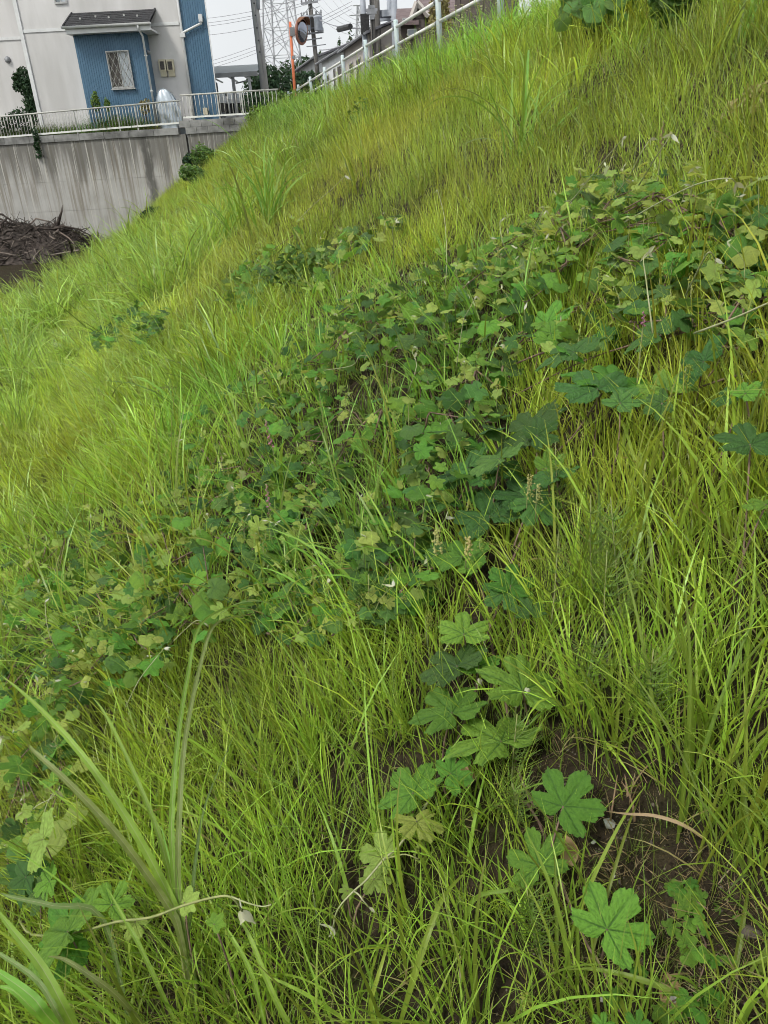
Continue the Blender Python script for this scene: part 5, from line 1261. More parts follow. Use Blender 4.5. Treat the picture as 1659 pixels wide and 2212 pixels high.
L1 = [(Z5(800, 890), Z5(790, 722), 'big_g', 1.0), (Z5(875, 1050), Z5(885, 900), 'big_g', 1.0), (Z5(1095, 1175), Z5(1050, 940), 'big_g', 1.0), (Z5(740, 1285), Z5(610, 1140), 'big_g', 1.0),
      (Z5(985, 1430), Z5(770, 1300), 'big_g', 1.0), (Z5(735, 1590), Z5(850, 1490), 'big_g', 1.2), (Z5(545, 1690), Z5(430, 1545), 'big_g', 1.0), (Z5(1300, 1755), Z5(1430, 1570), 'big_g', 1.15),
      (Z5(765, 1050), Z5(600, 950), 'big_d', 1.0), (Z5(1010, 670), Z5(1060, 800), 'big_d', 1.1), (Z5(1035, 645), Z5(1050, 545), 'big_g', 1.6), (Z5(1170, 230), Z5(1110, 335), 'big_d', 1.3),
      (Z5(930, 300), Z5(890, 160), 'big_d', 1.1), (Z5(770, 220), Z5(630, 190), 'big_d', 1.1), (Z5(790, 500), Z5(720, 395), 'big_g', 1.1), (Z5(830, 520), Z5(950, 430), 'big_g', 1.1),
      (Z5(960, 90), Z5(880, 20), 'big_d', 1.3), (Z5(1110, 190), Z5(1040, 110), 'big_d', 1.2), (Z5(840, 80), Z5(700, 40), 'big_d', 1.1), (Z5(1130, 780), Z5(1100, 690), 'big_d', 1.0), (Z5(820, 560), Z5(850, 480), 'big_g', 1.0),
      (Z7(325, 745), Z7(270, 470), 'big_g', .95), (Z7(725, 1120), Z7(890, 890), 'big_g', 1.2), (Z7(700, 1690), Z7(710, 1600), 'big_g', 1.4), (Z7(900, 1690), Z7(920, 1580), 'big_g', 1.2)]
vine_leaves(v1, L1, .13)
for pts, r0, r1, hh in (([Z5(1110, 380), Z5(1040, 530), Z5(990, 710), Z5(930, 860), Z5(880, 1040), Z5(860, 1170), Z5(820, 1290), Z5(770, 1420), Z5(700, 1560), Z5(600, 1700)], .0030, .0022, .06),
                    ([Z5(860, 590), Z5(905, 720), Z5(925, 830), Z5(960, 1060), Z5(1010, 1230), Z5(1045, 1470), Z5(1090, 1620), Z5(1150, 1760), Z7(230, 370), Z7(330, 500), Z7(560, 1110), Z7(700, 1350), Z7(800, 1600)], .0030, .0022, .04)):
    stem(v1, hp(pts, hh), r0, r1, M['stem'])
def cluster(parent, px, h, mat, n=26, r=.022, fr=.0045, elong=1.6):
    """flower or bud cluster: axis with many small round florets"""
    c = hit1(*px, h); fl_ = MB()
    for i in range(n):
        s = (i + .5) / n; d = rng.normal(size=3); d = nrm(d) * r * (1 - .6 * s) * rng.uniform(.3, 1.0)
        q_ = c + d + np.array([.3 * r, 0, elong * r * 2 * (s - .3)]); rr = fr * rng.uniform(.6, 1.2)
        V = [q_ + np.array(k) * rr for k in ((1, 0, 0), (-1, 0, 0), (0, 1, 0), (0, -1, 0), (0, 0, 1), (0, 0, -1))]
        fl_.add(V, [(0, 2, 4), (2, 1, 4), (1, 3, 4), (3, 0, 4), (2, 0, 5), (1, 2, 5), (3, 1, 5), (0, 3, 5)])
    o = fl_.build('flower_cluster', mat, parent); o['kind'] = 'stuff'
    stem(parent, [c - [0, 0, .06], c + [0, 0, r * elong]], .0012, .0008, M['stem_green'], 'flower_stalk', 4, 0)
cluster(v1, Z5(1120, 165), .2, FLOWER, 70, .015, .0022); cluster(v1, Z5(1165, 200), .2, FLOWER, 50, .012, .0022); cluster(v1, Z5(655, 455), .16, FLOWER, 30, .02, .004); cluster(v1, Z5(810, 470), .17, FLOWER, 30, .014, .004)
for q_ in ((610, 850), (895, 140), (820, 265), (620, 830), (880, 460)): cluster(v1, Z5(*q_), .12, BUD, 34, .015, .0026, 1.2)
for q_ in ((1000, 705), (870, 1140), (1110, 1190), (1060, 1235)): cluster(v1, Z5(*q_), .11, LEAFW, 8, .008, .005, 1.0)
cluster(v1, Z7(230, 1560), .05, BUD, 40, .016, .003, 1.0)
V3S = .64
def shoot(parent, pts, heights, key_leaves, r0=.003, tip=True, mat=None, scale=.05):
    """arching shoot ending in folded white-woolly leaves"""
    P = np.array([hit1(p[0], p[1], h) for p, h in zip(pts, heights)])
    stem(parent, P, r0, r0 * .5, mat or M['stem_pale'])
    e = P[-1]; d = nrm(P[-1] - P[-2])
    if tip:
        for k in range(3):
            dd = nrm(d * .6 + np.array([rng.normal() * .5, rng.normal() * .5, -.5 + rng.normal() * .4])); put_leaf(parent, 'tip', e, e + dd * scale * rng.uniform(.6, 1.1), rng.normal(size=3), None, 'folded_leaf')
    return P
P = shoot(v1, [Z6(880, 310), Z6(740, 530), Z6(620, 710), Z6(520, 800), Z6(400, 940), Z6(320, 1010), Z6(215, 1130), Z6(185, 1250)], [.06, .09, .11, .12, .14, .15, .14, .10], None, .0024, True, None, .04)
vine_leaves(v1, [(Z6(735, 555), Z6(840, 720), 'big_y', 1.0), (Z6(505, 790), Z6(310, 740), 'big_y', .95), (Z6(455, 930), Z6(550, 1045), 'big_y', 1.0), (Z6(280, 1005), Z6(240, 1080), 'mid_y', 1.0)], .12)
stem(v1, hp([Z6(320, 1010), Z6(355, 1035), Z6(385, 1075), Z6(420, 1115)], np.array([.15, .16, .15, .13])), .0016, .001, M['stem_pale'])
e = hit1(*Z6(420, 1115), .13); put_leaf(v1, 'tip', e, e + np.array([.012, -.005, -.01]), UPV, None, 'folded_leaf')
stem(v1, hp([Z6(520, 800), Z6(600, 780), Z6(660, 770), Z6(745, 800)], np.array([.12, .13, .13, .12])), .0016, .001, M['stem_green'], 'tendril'); cluster(v1, Z6(725, 785), .12, BUD, 20, .012, .003)

# --- 2. pale vine reaching across the bottom-left grass clump
v2 = vine('pale vine with yellow green leaves crossing the big grass clump, white tips', Z4(150, 1400))
P = shoot(v2, [Z4(90, 1330), Z4(150, 1400), Z4(350, 1390), Z4(540, 1340), Z4(700, 1320), Z4(850, 1265), Z4(1000, 1225), Z4(1080, 1225), Z4(1130, 1290)], [.12, .15, .2, .26, .3, .34, .36, .36, .31], None, .0030, True, M['stem_green'], .04)
stem(v2, hp([Z4(1080, 1222), Z4(1150, 1250), Z4(1220, 1268), Z4(1265, 1260)], np.array([.36, .35, .33, .33])), .0014, .0008, M['stem_pale'], 'tendril')
vine_leaves(v2, [(Z4(200, 955), Z4(60, 985), 'big_y', .8), (Z4(300, 915), Z4(215, 895), 'mid_y', 1.1), (Z4(862, 1248), Z4(930, 1200), 'mid_y', 1.15), (Z4(630, 1340), Z4(570, 1445), 'big_y', 1.1), (Z4(315, 1385), Z4(170, 1340), 'big_g', 1.0), (Z4(330, 1400), Z4(165, 1490), 'big_g', 1.0),
                 (Z4(520, 1260), Z4(600, 1130), 'big_g', 1.1), (Z4(190, 1190), Z4(80, 1280), 'big_d', 1.0), (Z4(230, 1150), Z4(150, 1210), 'big_g', 1.2), (Z4(120, 1130), Z4(10, 1210), 'big_d', 1.0), (Z4(1000, 1350), Z4(1050, 1280), 'mid_g', 1.0)], .28)
stem(v2, hp([Z4(530, 1330), Z4(520, 1400), Z4(510, 1450), Z4(470, 1560), Z4(490, 1660)], np.array([.25, .2, .16, .12, .08])), .0014, .0008, M['stem_green'], 'tendril')
shoot(v2, [Z4(200, 960), Z4(210, 820), Z4(245, 745), Z4(270, 730)], [.24, .3, .32, .3], None, .0018, True, None, .03)
for q_ in ((540, 1430), (350, 1190)): cluster(v2, Z4(*q_), .2, BUD, 24, .016, .0035)

# --- 3. leafy vine patches
def patch(label, poly, n, hrange, sizes, keys, base_px, shoots=(), seed=0, clusters=3, ell=.62, stems=14, tips=22):
    r_ = np.random.default_rng(seed); root = vine(label, base_px)
    xs_ = [p[0] for p in poly]; ys_ = [p[1] for p in poly]
    px = r_.uniform(min(xs_), max(xs_), n * 6); py = r_.uniform(min(ys_), max(ys_), n * 6)
    m = inpoly(px, py, poly) & (vnoise(px, py, 55, seed) > .1 + .25 * r_.random(n * 6)); px, py = px[m][:n], py[m][:n]
    h = r_.uniform(*hrange, len(px)); P, ok = hit(px, py, h)
    sz = r_.uniform(*sizes, len(px))
    for i in range(len(P)):
        if not ok[i]: continue
        hi = (h[i] - hrange[0]) / (hrange[1] - hrange[0] + 1e-6)
        key = keys[min(len(keys) - 1, int(r_.random() ** .8 * len(keys)))]
        an = r_.random() * 6.28; d = np.array([math.cos(an), math.sin(an), -.25 + r_.normal() * .2])
        up = UPV + r_.normal(size=3) * .42 + TOCAM(P[i]) * .3
        s = sz[i] * .9 * (1.0 if key != 'mid_y' else .72)
        put_leaf(root, key, P[i], P[i] + nrm(d) * s * ell, up)
    for k in range(stems):
        i0 = r_.integers(0, len(P)); q_ = P[i0]; order = np.argsort(np.linalg.norm(P - q_, axis=1))[[0, 4, 9, 15, 22]] if len(P) > 24 else np.arange(min(5, len(P)))
        pts = P[order] - [0, 0, .03]
        stem(root, pts, .003, .0018, M['stem'])
    for k in range(tips):                                    # small woolly shoot tips above the leaves
        i0 = r_.integers(0, len(P)); b = P[i0]; e = b + np.array([r_.normal() * .03, r_.normal() * .03, r_.uniform(.03, .09)]); stem(root, [b - [0, 0, .03], (b + e) / 2 + r_.normal(size=3) * .006, e], .0011, .0007, M['stem_green'], 'shoot', 4, 2)
        for _ in range(2): put_leaf(root, 'tip', e, e + nrm(r_.normal(size=3) + [0, 0, -.2]) * r_.uniform(.012, .024), r_.normal(size=3), None, 'folded_leaf')
        if r_.random() < .7: put_leaf(root, 'mid_y', e, e + nrm([r_.normal(), r_.normal(), .1]) * r_.uniform(.02, .035), UPV + r_.normal(size=3) * .4, None, 'young_leaf')
    for pts, hs, scl in shoots: shoot(root, pts, hs, None, .0013 * max(1, scl), True, None, .020 * scl)
    for k in range(clusters):
        i0 = r_.integers(0, len(P)); qx, qy, _ = proj(P[i0]); cluster(root, (float(qx), float(qy)), hrange[1] * .9, BUD, 26, .016, .0028, 1.1)
    return root
patch('dense dark vine patch in the centre left of the tall wispy grass', [(380, 900), (560, 790), (690, 650), (800, 620), (830, 900), (700, 1120), (560, 1200), (430, 1150), (340, 1020)], 300, (.05, .22), (.045, .08), ['mid_d', 'mid_g', 'mid_d', 'mid_g', 'mid_y'], (600, 950),
      [([(600, 770), (620, 735), (618, 705), (628, 700)], [.25, .32, .38, .36], 1.0), ([(700, 800), (760, 790), (775, 770), (790, 768)], [.2, .28, .3, .28], 1.0)], 1, 7)
patch('dark vine patch below the pink flower spikes at the middle of the picture', [(560, 1200), (700, 1120), (860, 1080), (960, 1180), (930, 1290), (820, 1340), (640, 1390), (500, 1330), (470, 1260)], 290, (.04, .17), (.04, .075), ['mid_d', 'mid_g', 'mid_d', 'mid_y'], (720, 1240), (), 2, 6)
patch('vine patch with pale tips among grass right of the centre', [(820, 620), (960, 560), (1090, 540), (1150, 700), (1100, 830), (1060, 960), (960, 1080), (840, 1060), (830, 800)], 300, (.05, .24), (.045, .085), ['mid_d', 'mid_g', 'mid_d', 'mid_g', 'mid_y'], (970, 820),
      [([(880, 850), (900, 790), (890, 760), (900, 750)], [.2, .28, .3, .28], 1.0), ([(985, 800), (1000, 700), (1015, 665), (1030, 640)], [.2, .33, .38, .36], 1.0), ([(960, 640), (965, 560), (960, 470), (945, 410)], [.2, .32, .42, .48], 1.2), ([(1050, 780), (1070, 745), (1085, 735), (1090, 745)], [.24, .3, .3, .26], 1.0)], 3, 6)
patch('leafy vine patch at the left edge with bright young leaves', [(0, 1150), (170, 1120), (340, 1070), (470, 1190), (480, 1330), (400, 1420), (250, 1480), (130, 1560), (0, 1620)], 300, (.08, .27), (.055, .09), ['mid_d', 'mid_g', 'mid_g', 'mid_y'], (220, 1330),
      [([(130, 1420), (110, 1380), (100, 1340), (98, 1300)], [.2, .3, .36, .36], 1.3), ([(270, 1530), (300, 1470), (330, 1430), (355, 1400)], [.2, .26, .3, .3], 1.2), ([(60, 1560), (80, 1510), (110, 1495), (120, 1488)], [.15, .22, .24, .2], 1.1), ([(360, 1400), (400, 1360), (425, 1340), (440, 1345)], [.2, .26, .28, .25], 1.1)], 4, 8)
patch('scattered vine leaves low at the left edge under the long blades', [(0, 1600), (130, 1540), (180, 1650), (110, 1760), (60, 1900), (0, 1980)], 40, (.05, .22), (.08, .13), ['mid_d', 'mid_g', 'mid_y'], (50, 1700), [([(60, 1760), (80, 1740), (110, 1725), (125, 1710)], [.2, .26, .28, .26], 1.2)], 5, 2)
patch('upper right vine running up the slope with white woolly tips', [(1080, 560), (1150, 450), (1240, 390), (1330, 370), (1400, 420), (1330, 480), (1250, 540), (1180, 620), (1100, 640)], 190, (.06, .22), (.05, .085), ['mid_d', 'mid_g', 'mid_g', 'mid_y'], (1180, 520),
      [([(1230, 440), (1270, 390), (1310, 340), (1345, 300)], [.26, .36, .44, .5], 1.4), ([(1330, 420), (1360, 380), (1385, 330), (1405, 300)], [.26, .36, .44, .45], 1.4), ([(1380, 400), (1410, 350), (1430, 320), (1450, 290)], [.26, .38, .44, .46], 1.6), ([(1100, 560), (1085, 520), (1080, 480), (1090, 470)], [.2, .3, .35, .33], 1.2), ([(1150, 500), (1165, 470), (1175, 452), (1180, 455)], [.24, .32, .34, .3], 1.2)], 6, 4)
patch('right edge vine of broad leaves with a long arching pale shoot', [(1250, 560), (1400, 470), (1520, 430), (1659, 420), (1659, 720), (1540, 740), (1440, 640), (1320, 620)], 120, (.07, .24), (.06, .10), ['mid_d', 'mid_g', 'mid_d', 'mid_g', 'mid_y'], (1480, 620),
      [([(1350, 480), (1420, 440), (1500, 400), (1570, 385), (1590, 395)], [.28, .38, .48, .52, .48], 1.5), ([(1500, 720), (1580, 690), (1659, 655), (1730, 630)], [.3, .36, .4, .42], 1.8), ([(1480, 640), (1520, 560), (1535, 545), (1545, 560)], [.24, .4, .42, .36], 1.5), ([(1410, 720), (1395, 600), (1390, 560), (1400, 545)], [.25, .36, .4, .4], 1.5)], 7, 4)
v3 = vine('large dark vine leaves lying in the grass at the right, several in a row', (1330, 850))
vine_leaves(v3, [((1330, 830), (1300, 770), 'big_g', 1.1), ((1290, 840), (1240, 800), 'big_d', 1.1), ((1340, 870), (1390, 820), 'big_d', 1.2), ((1430, 870), (1370, 900), 'big_d', 1.0), ((1440, 840), (1420, 790), 'big_g', 1.0), ((1600, 850), (1540, 830), 'big_d', 1.1), ((1610, 850), (1650, 810), 'big_g', 1.2), ((1150, 930), (1090, 890), 'big_d', 1.0), ((1160, 940), (1220, 900), 'big_d', 1.1), ((1180, 1010), (1240, 975), 'big_g', 1.1), ((1200, 1030), (1130, 1010), 'big_d', 1.0), ((1080, 990), (1000, 985), 'big_d', 1.0), ((1010, 1010), (945, 1005), 'big_d', 1.0), ((1620, 960), (1600, 900), 'big_d', 1.2), ((1655, 1090), (1610, 1070), 'big_g', 1.3), ((1660, 1120), (1615, 1130), 'big_g', 1.1), ((1180, 700), (1260, 660), 'big_g', 1.2), ((1190, 720), (1230, 690), 'big_g', 1.3), ((1420, 720), (1370, 700), 'big_d', 1.1), ((1520, 780), (1450, 760), 'big_d', 1.1), ((1380, 660), (1330, 620), 'big_y', .75), ((1440, 650), (1490, 620), 'big_y', .62), ((1560, 600), (1620, 600), 'mid_y', 1.0), ((1240, 760), (1180, 740), 'big_d', 1.0), ((1580, 720), (1640, 690), 'big_d', 1.0)], .2, V3S)
for pts in ([(1659, 640), (1500, 700), (1380, 740), (1260, 780), (1100, 860)], [(1300, 850), (1240, 940), (1180, 1000), (1140, 1100), (1110, 1180)], [(1640, 800), (1560, 820), (1430, 860), (1330, 850)]): stem(v3, hp(pts, .12), .0026, .002, M['stem'])
for q_ in ((1250, 735), (1230, 760), (1430, 905), (1590, 605), (1480, 810)): cluster(v3, q_, .2, BUD, 34, .016, .0026, 1.0)
patch('thin vine strand of small leaves halfway up the left of the slope', [(455, 660), (530, 560), (600, 510), (640, 480), (650, 510), (600, 570), (560, 640), (520, 690)], 60, (.08, .22), (.10, .15), ['mid_d', 'mid_g', 'mid_g'], (560, 590), [([(640, 480), (680, 440), (715, 410), (745, 380)], [.2, .32, .4, .42], 2.2)], 8, 0, stems=3)
patch('dull leafy strand across the middle of the slope', [(600, 640), (650, 560), (740, 500), (870, 460), (880, 490), (760, 550), (690, 620), (640, 680)], 80, (.06, .2), (.08, .13), ['mid_g', 'mid_d', 'mid_y'], (720, 560), [([(850, 560), (850, 520), (848, 495), (855, 480)], [.15, .3, .38, .4], 1.6)], 9, 0, stems=4)
patch('low dark weedy vine among the tall grass at the left', [(190, 720), (250, 680), (330, 640), (370, 660), (330, 730), (250, 780), (200, 780)], 230, (.12, .42), (.07, .11), ['mid_d', 'mid_d', 'mid_g'], (270, 720), (), 10, 0, stems=3)

patch('vine mat running along the upper edge of the centre patch', [(520, 830), (640, 720), (800, 610), (1000, 540), (1130, 520), (1130, 600), (980, 660), (820, 740), (700, 840), (560, 930)], 280, (.05, .2), (.045, .08), ['mid_d', 'mid_g', 'mid_g', 'mid_y'], (760, 720), (), 21, 6)
patch('vine mat filling the hollow below the pink spikes at centre left', [(340, 1010), (470, 960), (640, 960), (760, 1000), (700, 1150), (560, 1230), (420, 1200), (340, 1110)], 260, (.04, .18), (.045, .08), ['mid_d', 'mid_d', 'mid_g', 'mid_y'], (520, 1100), (), 22, 5)
patch('vine leaves spreading along the lower side of the left edge patch', [(0, 1180), (120, 1150), (300, 1130), (430, 1230), (330, 1380), (160, 1480), (0, 1560)], 240, (.05, .22), (.05, .085), ['mid_d', 'mid_g', 'mid_d', 'mid_y'], (120, 1380), (), 23, 4)
patch('young pale vine leaves along the upper edge of the right patch', [(1000, 560), (1120, 470), (1260, 400), (1420, 370), (1560, 400), (1540, 460), (1380, 470), (1240, 520), (1120, 600), (1020, 640)], 120, (.10, .26), (.045, .08), ['mid_g', 'mid_d', 'mid_y', 'mid_y'], (1250, 460), (), 24, 3)
patch('dark vine leaves between the centre mat and the right edge', [(1060, 640), (1250, 560), (1400, 560), (1640, 480), (1659, 660), (1480, 700), (1300, 760), (1100, 780)], 130, (.05, .22), (.055, .095), ['mid_d', 'mid_g', 'mid_d', 'mid_y'], (1300, 660), (), 25, 4)
# ------------------------------------------------------------------ broad grasses blade by blade
def ribbon(parent, pts, w, mat, name='blade', base_w=.5, face=None, vein=True):
    """tapering keeled blade through world points"""
    P = np.asarray(pts, float); E_ = np.vstack([2 * P[0] - P[1], P, 2 * P[-1] - P[-2]]); Q = []
    for i in range(1, len(E_) - 2):
        for k in range(4):
            t = k / 4; a, b, c, d = E_[i - 1:i + 3]; Q.append(.5 * (2 * b + (c - a) * t + (2 * a - 5 * b + 4 * c - d) * t * t + (3 * b - a - 3 * c + d) * t ** 3))
    Q.append(P[-1]); Q = np.array(Q); T_ = np.gradient(Q, axis=0); n = len(Q)
    V, C = [], []
    for i in range(n):
        s = i / (n - 1); f = face if face is not None else TOCAM(Q[i])
        x = nrm(np.cross(T_[i], f)); nn = nrm(np.cross(x, T_[i]))
        ww = w * min(1, base_w + s * 2) * (1 - s ** 3) / 2 + .0004
        for k, (o, zz, vn) in enumerate(((-1, .12, 0), (-.10, -.05, .05), (0, -.06, 1), (.10, -.05, .05), (1, .12, 0))): V.append(Q[i] + x * ww * o + nn * ww * zz * 1.6); C.append([.5, vn if vein else 0, 0, 1])
    fs = [(5 * i + k, 5 * i + k + 1, 5 * (i + 1) + k + 1, 5 * (i + 1) + k) for i in range(n - 1) for k in range(4)]
    mb = MB(); mb.add(V, fs, 0, C); return mb.build(name, mat, parent, True)
def blade_px(parent, base_px, pts, w, mat, h0=.02, dist=1.0):
    """pts: (px, py, range factor relative to the base distance)"""
    b = hit1(*base_px, h0); tb = np.linalg.norm(b); W = [b]
    for (x, y, f) in pts:
        d = nrm(ray(x, y)); W.append(d * tb * f)
    return ribbon(parent, W, w, mat)
g1 = thing('silver_grass_clump', hit1(430, 2190, 0), 'large silver grass clump of wide arching blades at the bottom left', 'grass clump')
B4 = lambda x, y, f: (*Z4(x, y), f)
base = Z4(905, 1760)
for pts, w, mt in (([B4(850, 1400, .93), B4(800, 1240, .9), B4(600, 870, .88), B4(370, 545, .9), B4(150, 310, .95), B4(5, 188, 1.0)], .0145, BLADE),
                   ([B4(840, 1400, .92), B4(780, 1260, .9), B4(560, 950, .85), B4(330, 700, .84), B4(160, 545, .86), B4(132, 510, .86)], .0125, BLADE2),
                   ([B4(845, 1400, .93), B4(815, 1240, .91), B4(740, 930, .9), B4(610, 610, .93), B4(490, 370, .98), B4(430, 290, 1.0)], .0095, BLADE),
                   ([B4(850, 1380, .92), B4(822, 1200, .9), B4(800, 900, .88), B4(828, 500, .9), B4(880, 170, .96), (432, 1351, 1.06), (500, 1310, 1.14), (587, 1304, 1.25)], .0095, BLADE),
                   ([B4(855, 1380, .92), B4(832, 1200, .9), B4(835, 900, .88), B4(862, 500, .9), B4(940, 120, .98), (462, 1352, 1.06), (505, 1333, 1.12), (547, 1328, 1.2)], .0095, BLADE2),
                   ([B4(870, 1500, .95), B4(895, 1250, .93), B4(915, 1030, .95), B4(965, 770, 1.0), B4(1100, 450, 1.1)], .007, BLADE2),
                   ([B4(850, 1380, .93), B4(815, 1230, .92), B4(790, 1060, .92), B4(752, 890, .95)], .008, BLADE)):
    blade_px(g1, base, pts, w, mt)
for (a, c) in (((905, 1760), (850, 1400)), ((925, 1790), (838, 1290)), ((900, 1750), (830, 1330))):
    p0, p1 = hit1(*Z4(*a), .0), nrm(ray(*Z4(*c))) * np.linalg.norm(hit1(*Z4(*a), .0)) * .925
    stem(g1, [p0, lin(p0, p1, .5) + rng.normal(size=3) * .004, p1], .006, .004, M['stem_green'], 'sheath', 6)
g2 = thing('silver_grass_clump', hit1(60, 2212, 0), 'thick pale silver grass blades cut off by the lower left corner', 'grass clump')
for pts, w, mt in (([B4(330, 1800, .8), B4(200, 1560, .78), B4(60, 1380, .8), B4(-40, 1250, .84)], .015, BLADE), ([B4(240, 1800, .82), B4(150, 1690, .8), B4(0, 1580, .82), B4(-80, 1540, .85)], .016, BLADE), ([B4(300, 1815, .8), B4(180, 1620, .78), B4(0, 1490, .8), B4(-60, 1460, .82)], .008, BLADE2), ([B4(200, 1790, .86), B4(60, 1660, .84), B4(-30, 1640, .86)], .011, BLADE)):
    blade_px(g2, Z4(440, 1990), pts, w, mt)
g3 = thing('broad_grass_clump', hit1(*Z4(800, 1950), 0), 'loose slender blades rising from the bottom edge left of centre', 'grass clump')
for bs, pts, w, mt in ((Z4(860, 1900), [B4(740, 1640, .95), B4(640, 1430, .93), B4(560, 1290, .95), B4(500, 1180, .98)], .0075, BLADE), (Z4(760, 1930), [B4(560, 1700, .9), B4(420, 1590, .88), B4(300, 1515, .9), B4(225, 1500, .92)], .009, BLADE2), (Z4(1420, 1950), [B4(1280, 1690, .95), B4(1170, 1420, .93), B4(1120, 1330, .96)], .008, BLADE), (Z4(1260, 1930), [B4(1180, 1600, .95), B4(1100, 1440, .94), B4(1060, 1370, .96)], .0065, BLADE), (Z4(620, 1900), [B4(480, 1330, .95), B4(250, 1265, .95), B4(60, 1225, .97), B4(0, 1205, 1)], .010, BLADE2)):
    blade_px(g3, bs, pts, w, mt)
g4 = thing('broad_grass_clump', hit1(*Z6(640, 1900), 0), 'single long yellow green blade rising in the bottom centre', 'grass clump')
for bs, pts, w in ((Z6(600, 1960), [(*Z6(690, 1650), .93), (*Z6(780, 1370), .9), (*Z6(870, 1120), .9), (*Z6(960, 980), .92), (*Z6(1095, 845), .95)], .0085), (Z6(560, 1980), [(*Z6(430, 1800), .95), (*Z6(500, 1500), .92), (*Z6(570, 1270), .95)], .006), (Z6(1000, 1400), [(*Z6(1100, 1070), .94), (*Z6(1350, 1000), .92), (*Z6(1659, 930), .95)], .006)):
    blade_px(g4, bs, pts, w, SEDGE)
def clump(label, base_px, n, L, w, spread, bend, mat, seed, up=.25, name='broad_grass_clump', az0=None, azw=3.14, stalk=0):
    r_ = np.random.default_rng(seed); b = hit1(*base_px, 0); root = thing(name, b, label, 'grass clump')
    for i in range(n):
        az = (r_.random() * 6.283) if az0 is None else az0 + r_.normal() * azw
        th_ = abs(r_.normal()) * up + .05; bd = bend * r_.uniform(.4, 1.3); ln = L * r_.uniform(.5, 1.1)
        p = b + np.array([r_.normal() * spread, r_.normal() * spread, 0]); p[2] = tz(p[0], p[1]) - .01; W = [p.copy()]
        for k in range(6):
            p = p + (np.array([math.cos(az) * math.sin(th_), math.sin(az) * math.sin(th_), math.cos(th_)])) * ln / 6; W.append(p.copy()); th_ += bd / 6 * (.4 + k * .25)
        ribbon(root, W, w * r_.uniform(.6, 1.2), mat if (mat is STRAW or r_.random() > .05) else BLADE2, 'blade', .5, nrm(np.array([-math.cos(az) * .5, -math.sin(az) * .5, .8]) + r_.normal(size=3) * .3), mat is BLADE)
    return root
DOWN = math.atan2(TX, -TY)     # azimuth pointing down-slope
clump('wispy silver grass clump with pale arching blades high on the slope', (1130, 360), 26, .8, .016, .05, 1.8, BLADE, 1, .35)
clump('isolated upright grass clump left of centre on the upper slope', (575, 500), 40, 1.2, .022, .08, 1.7, BLADE, 2, .35)
clump('smaller arching grass clump beside the isolated upright one', (500, 520), 30, 1.0, .020, .08, 1.9, BLADE, 3, .4)
clump('bright grass tuft on the olive part of the slope', (770, 420), 14, .5, .012, .05, 1.2, SEDGE, 4, .4)
clump('tall arching clump at the grass edge in front of the brush pile', (110, 690), 80, 1.25, .022, .2, 1.55, ARCH, 5, .5)
clump('second arching clump just uphill of the brush pile', (215, 570), 70, 1.2, .024, .2, 1.55, ARCH, 6, .5)
clump('arching clump on the grass edge below the wall streaks', (300, 540), 60, 1.2, .024, .2, 1.55, ARCH, 7, .5)
clump('bright arching clump at the far left below the brush pile', (40, 790), 60, 1.1, .018, .16, 1.8, ARCH, 8, .5)
clump('arching clump right of the low dark weedy vine', (330, 690), 60, 1.0, .018, .16, 1.8, ARCH, 9, .5)
clump('arching clump above the low dark weedy vine', (250, 660), 60, 1.0, .018, .18, 1.55, ARCH, 10, .5)
clump('left edge clump of long bright blades halfway down', (30, 890), 44, .9, .012, .1, 1.7, ARCH, 11, .4)
clump('long blades fanning out left of the dark vine patch', (230, 930), 40, .8, .010, .08, 1.6, ARCH, 12, .4)
clump('tall fan of stiff blades on the right above the bare soil', (1480, 1760), 20, .40, .0055, .03, .8, SEDGE, 13, .22)
clump('second stiff fan of blades at the right edge above the soil', (1600, 1880), 26, .36, .0052, .03, .9, SEDGE, 14, .3)
clump('stiff grass clump in front of the bare soil near its top', (1310, 1640), 22, .30, .0048, .03, .9, SEDGE, 15, .3)
clump('wide flat blades standing beside the lower pink flower spike', (615, 1110), 9, .42, .014, .02, .9, BLADE, 16, .25)
clump('tall green blades rising at the right edge by the broad vine leaves', (1560, 1000), 22, .42, .0058, .05, .9, SEDGE, 17, .25)
clump('loose tall blades in the middle right between vine and soil', (1330, 1250), 22, .40, .0055, .05, .9, SEDGE, 18, .28)
clump('drooping fine blades in the centre over the dark vine leaves', (700, 1330), 24, .46, .006, .06, 1.9, SEDGE, 19, .35)
clump('fountain of arching blades left of the centre below the vine', (560, 1330), 20, .5, .007, .05, 2.0, SEDGE, 20, .4)
clump('arching blades in the vine patch right of the pink spikes', (860, 1060), 22, .5, .007, .05, 1.7, SEDGE, 21, .35)
clump('small tuft of pale blades at the top right edge', (1600, 120), 20, .7, .014, .08, 1.2, BLADE, 22, .35)
clump('low spreading tuft on the bare soil at the bottom right', (1560, 2160), 9, .24, .007, .015, .8, SEDGE, 23, .5)
clump('thin blades on the soil left of the lowest lobed leaf', (1250, 2120), 14, .3, .006, .03, 1.0, SEDGE, 24, .4)
clump('withered tan grass crown on the bare soil', (1370, 1780), 12, .10, .003, .03, .8, STRAW, 25, .9)

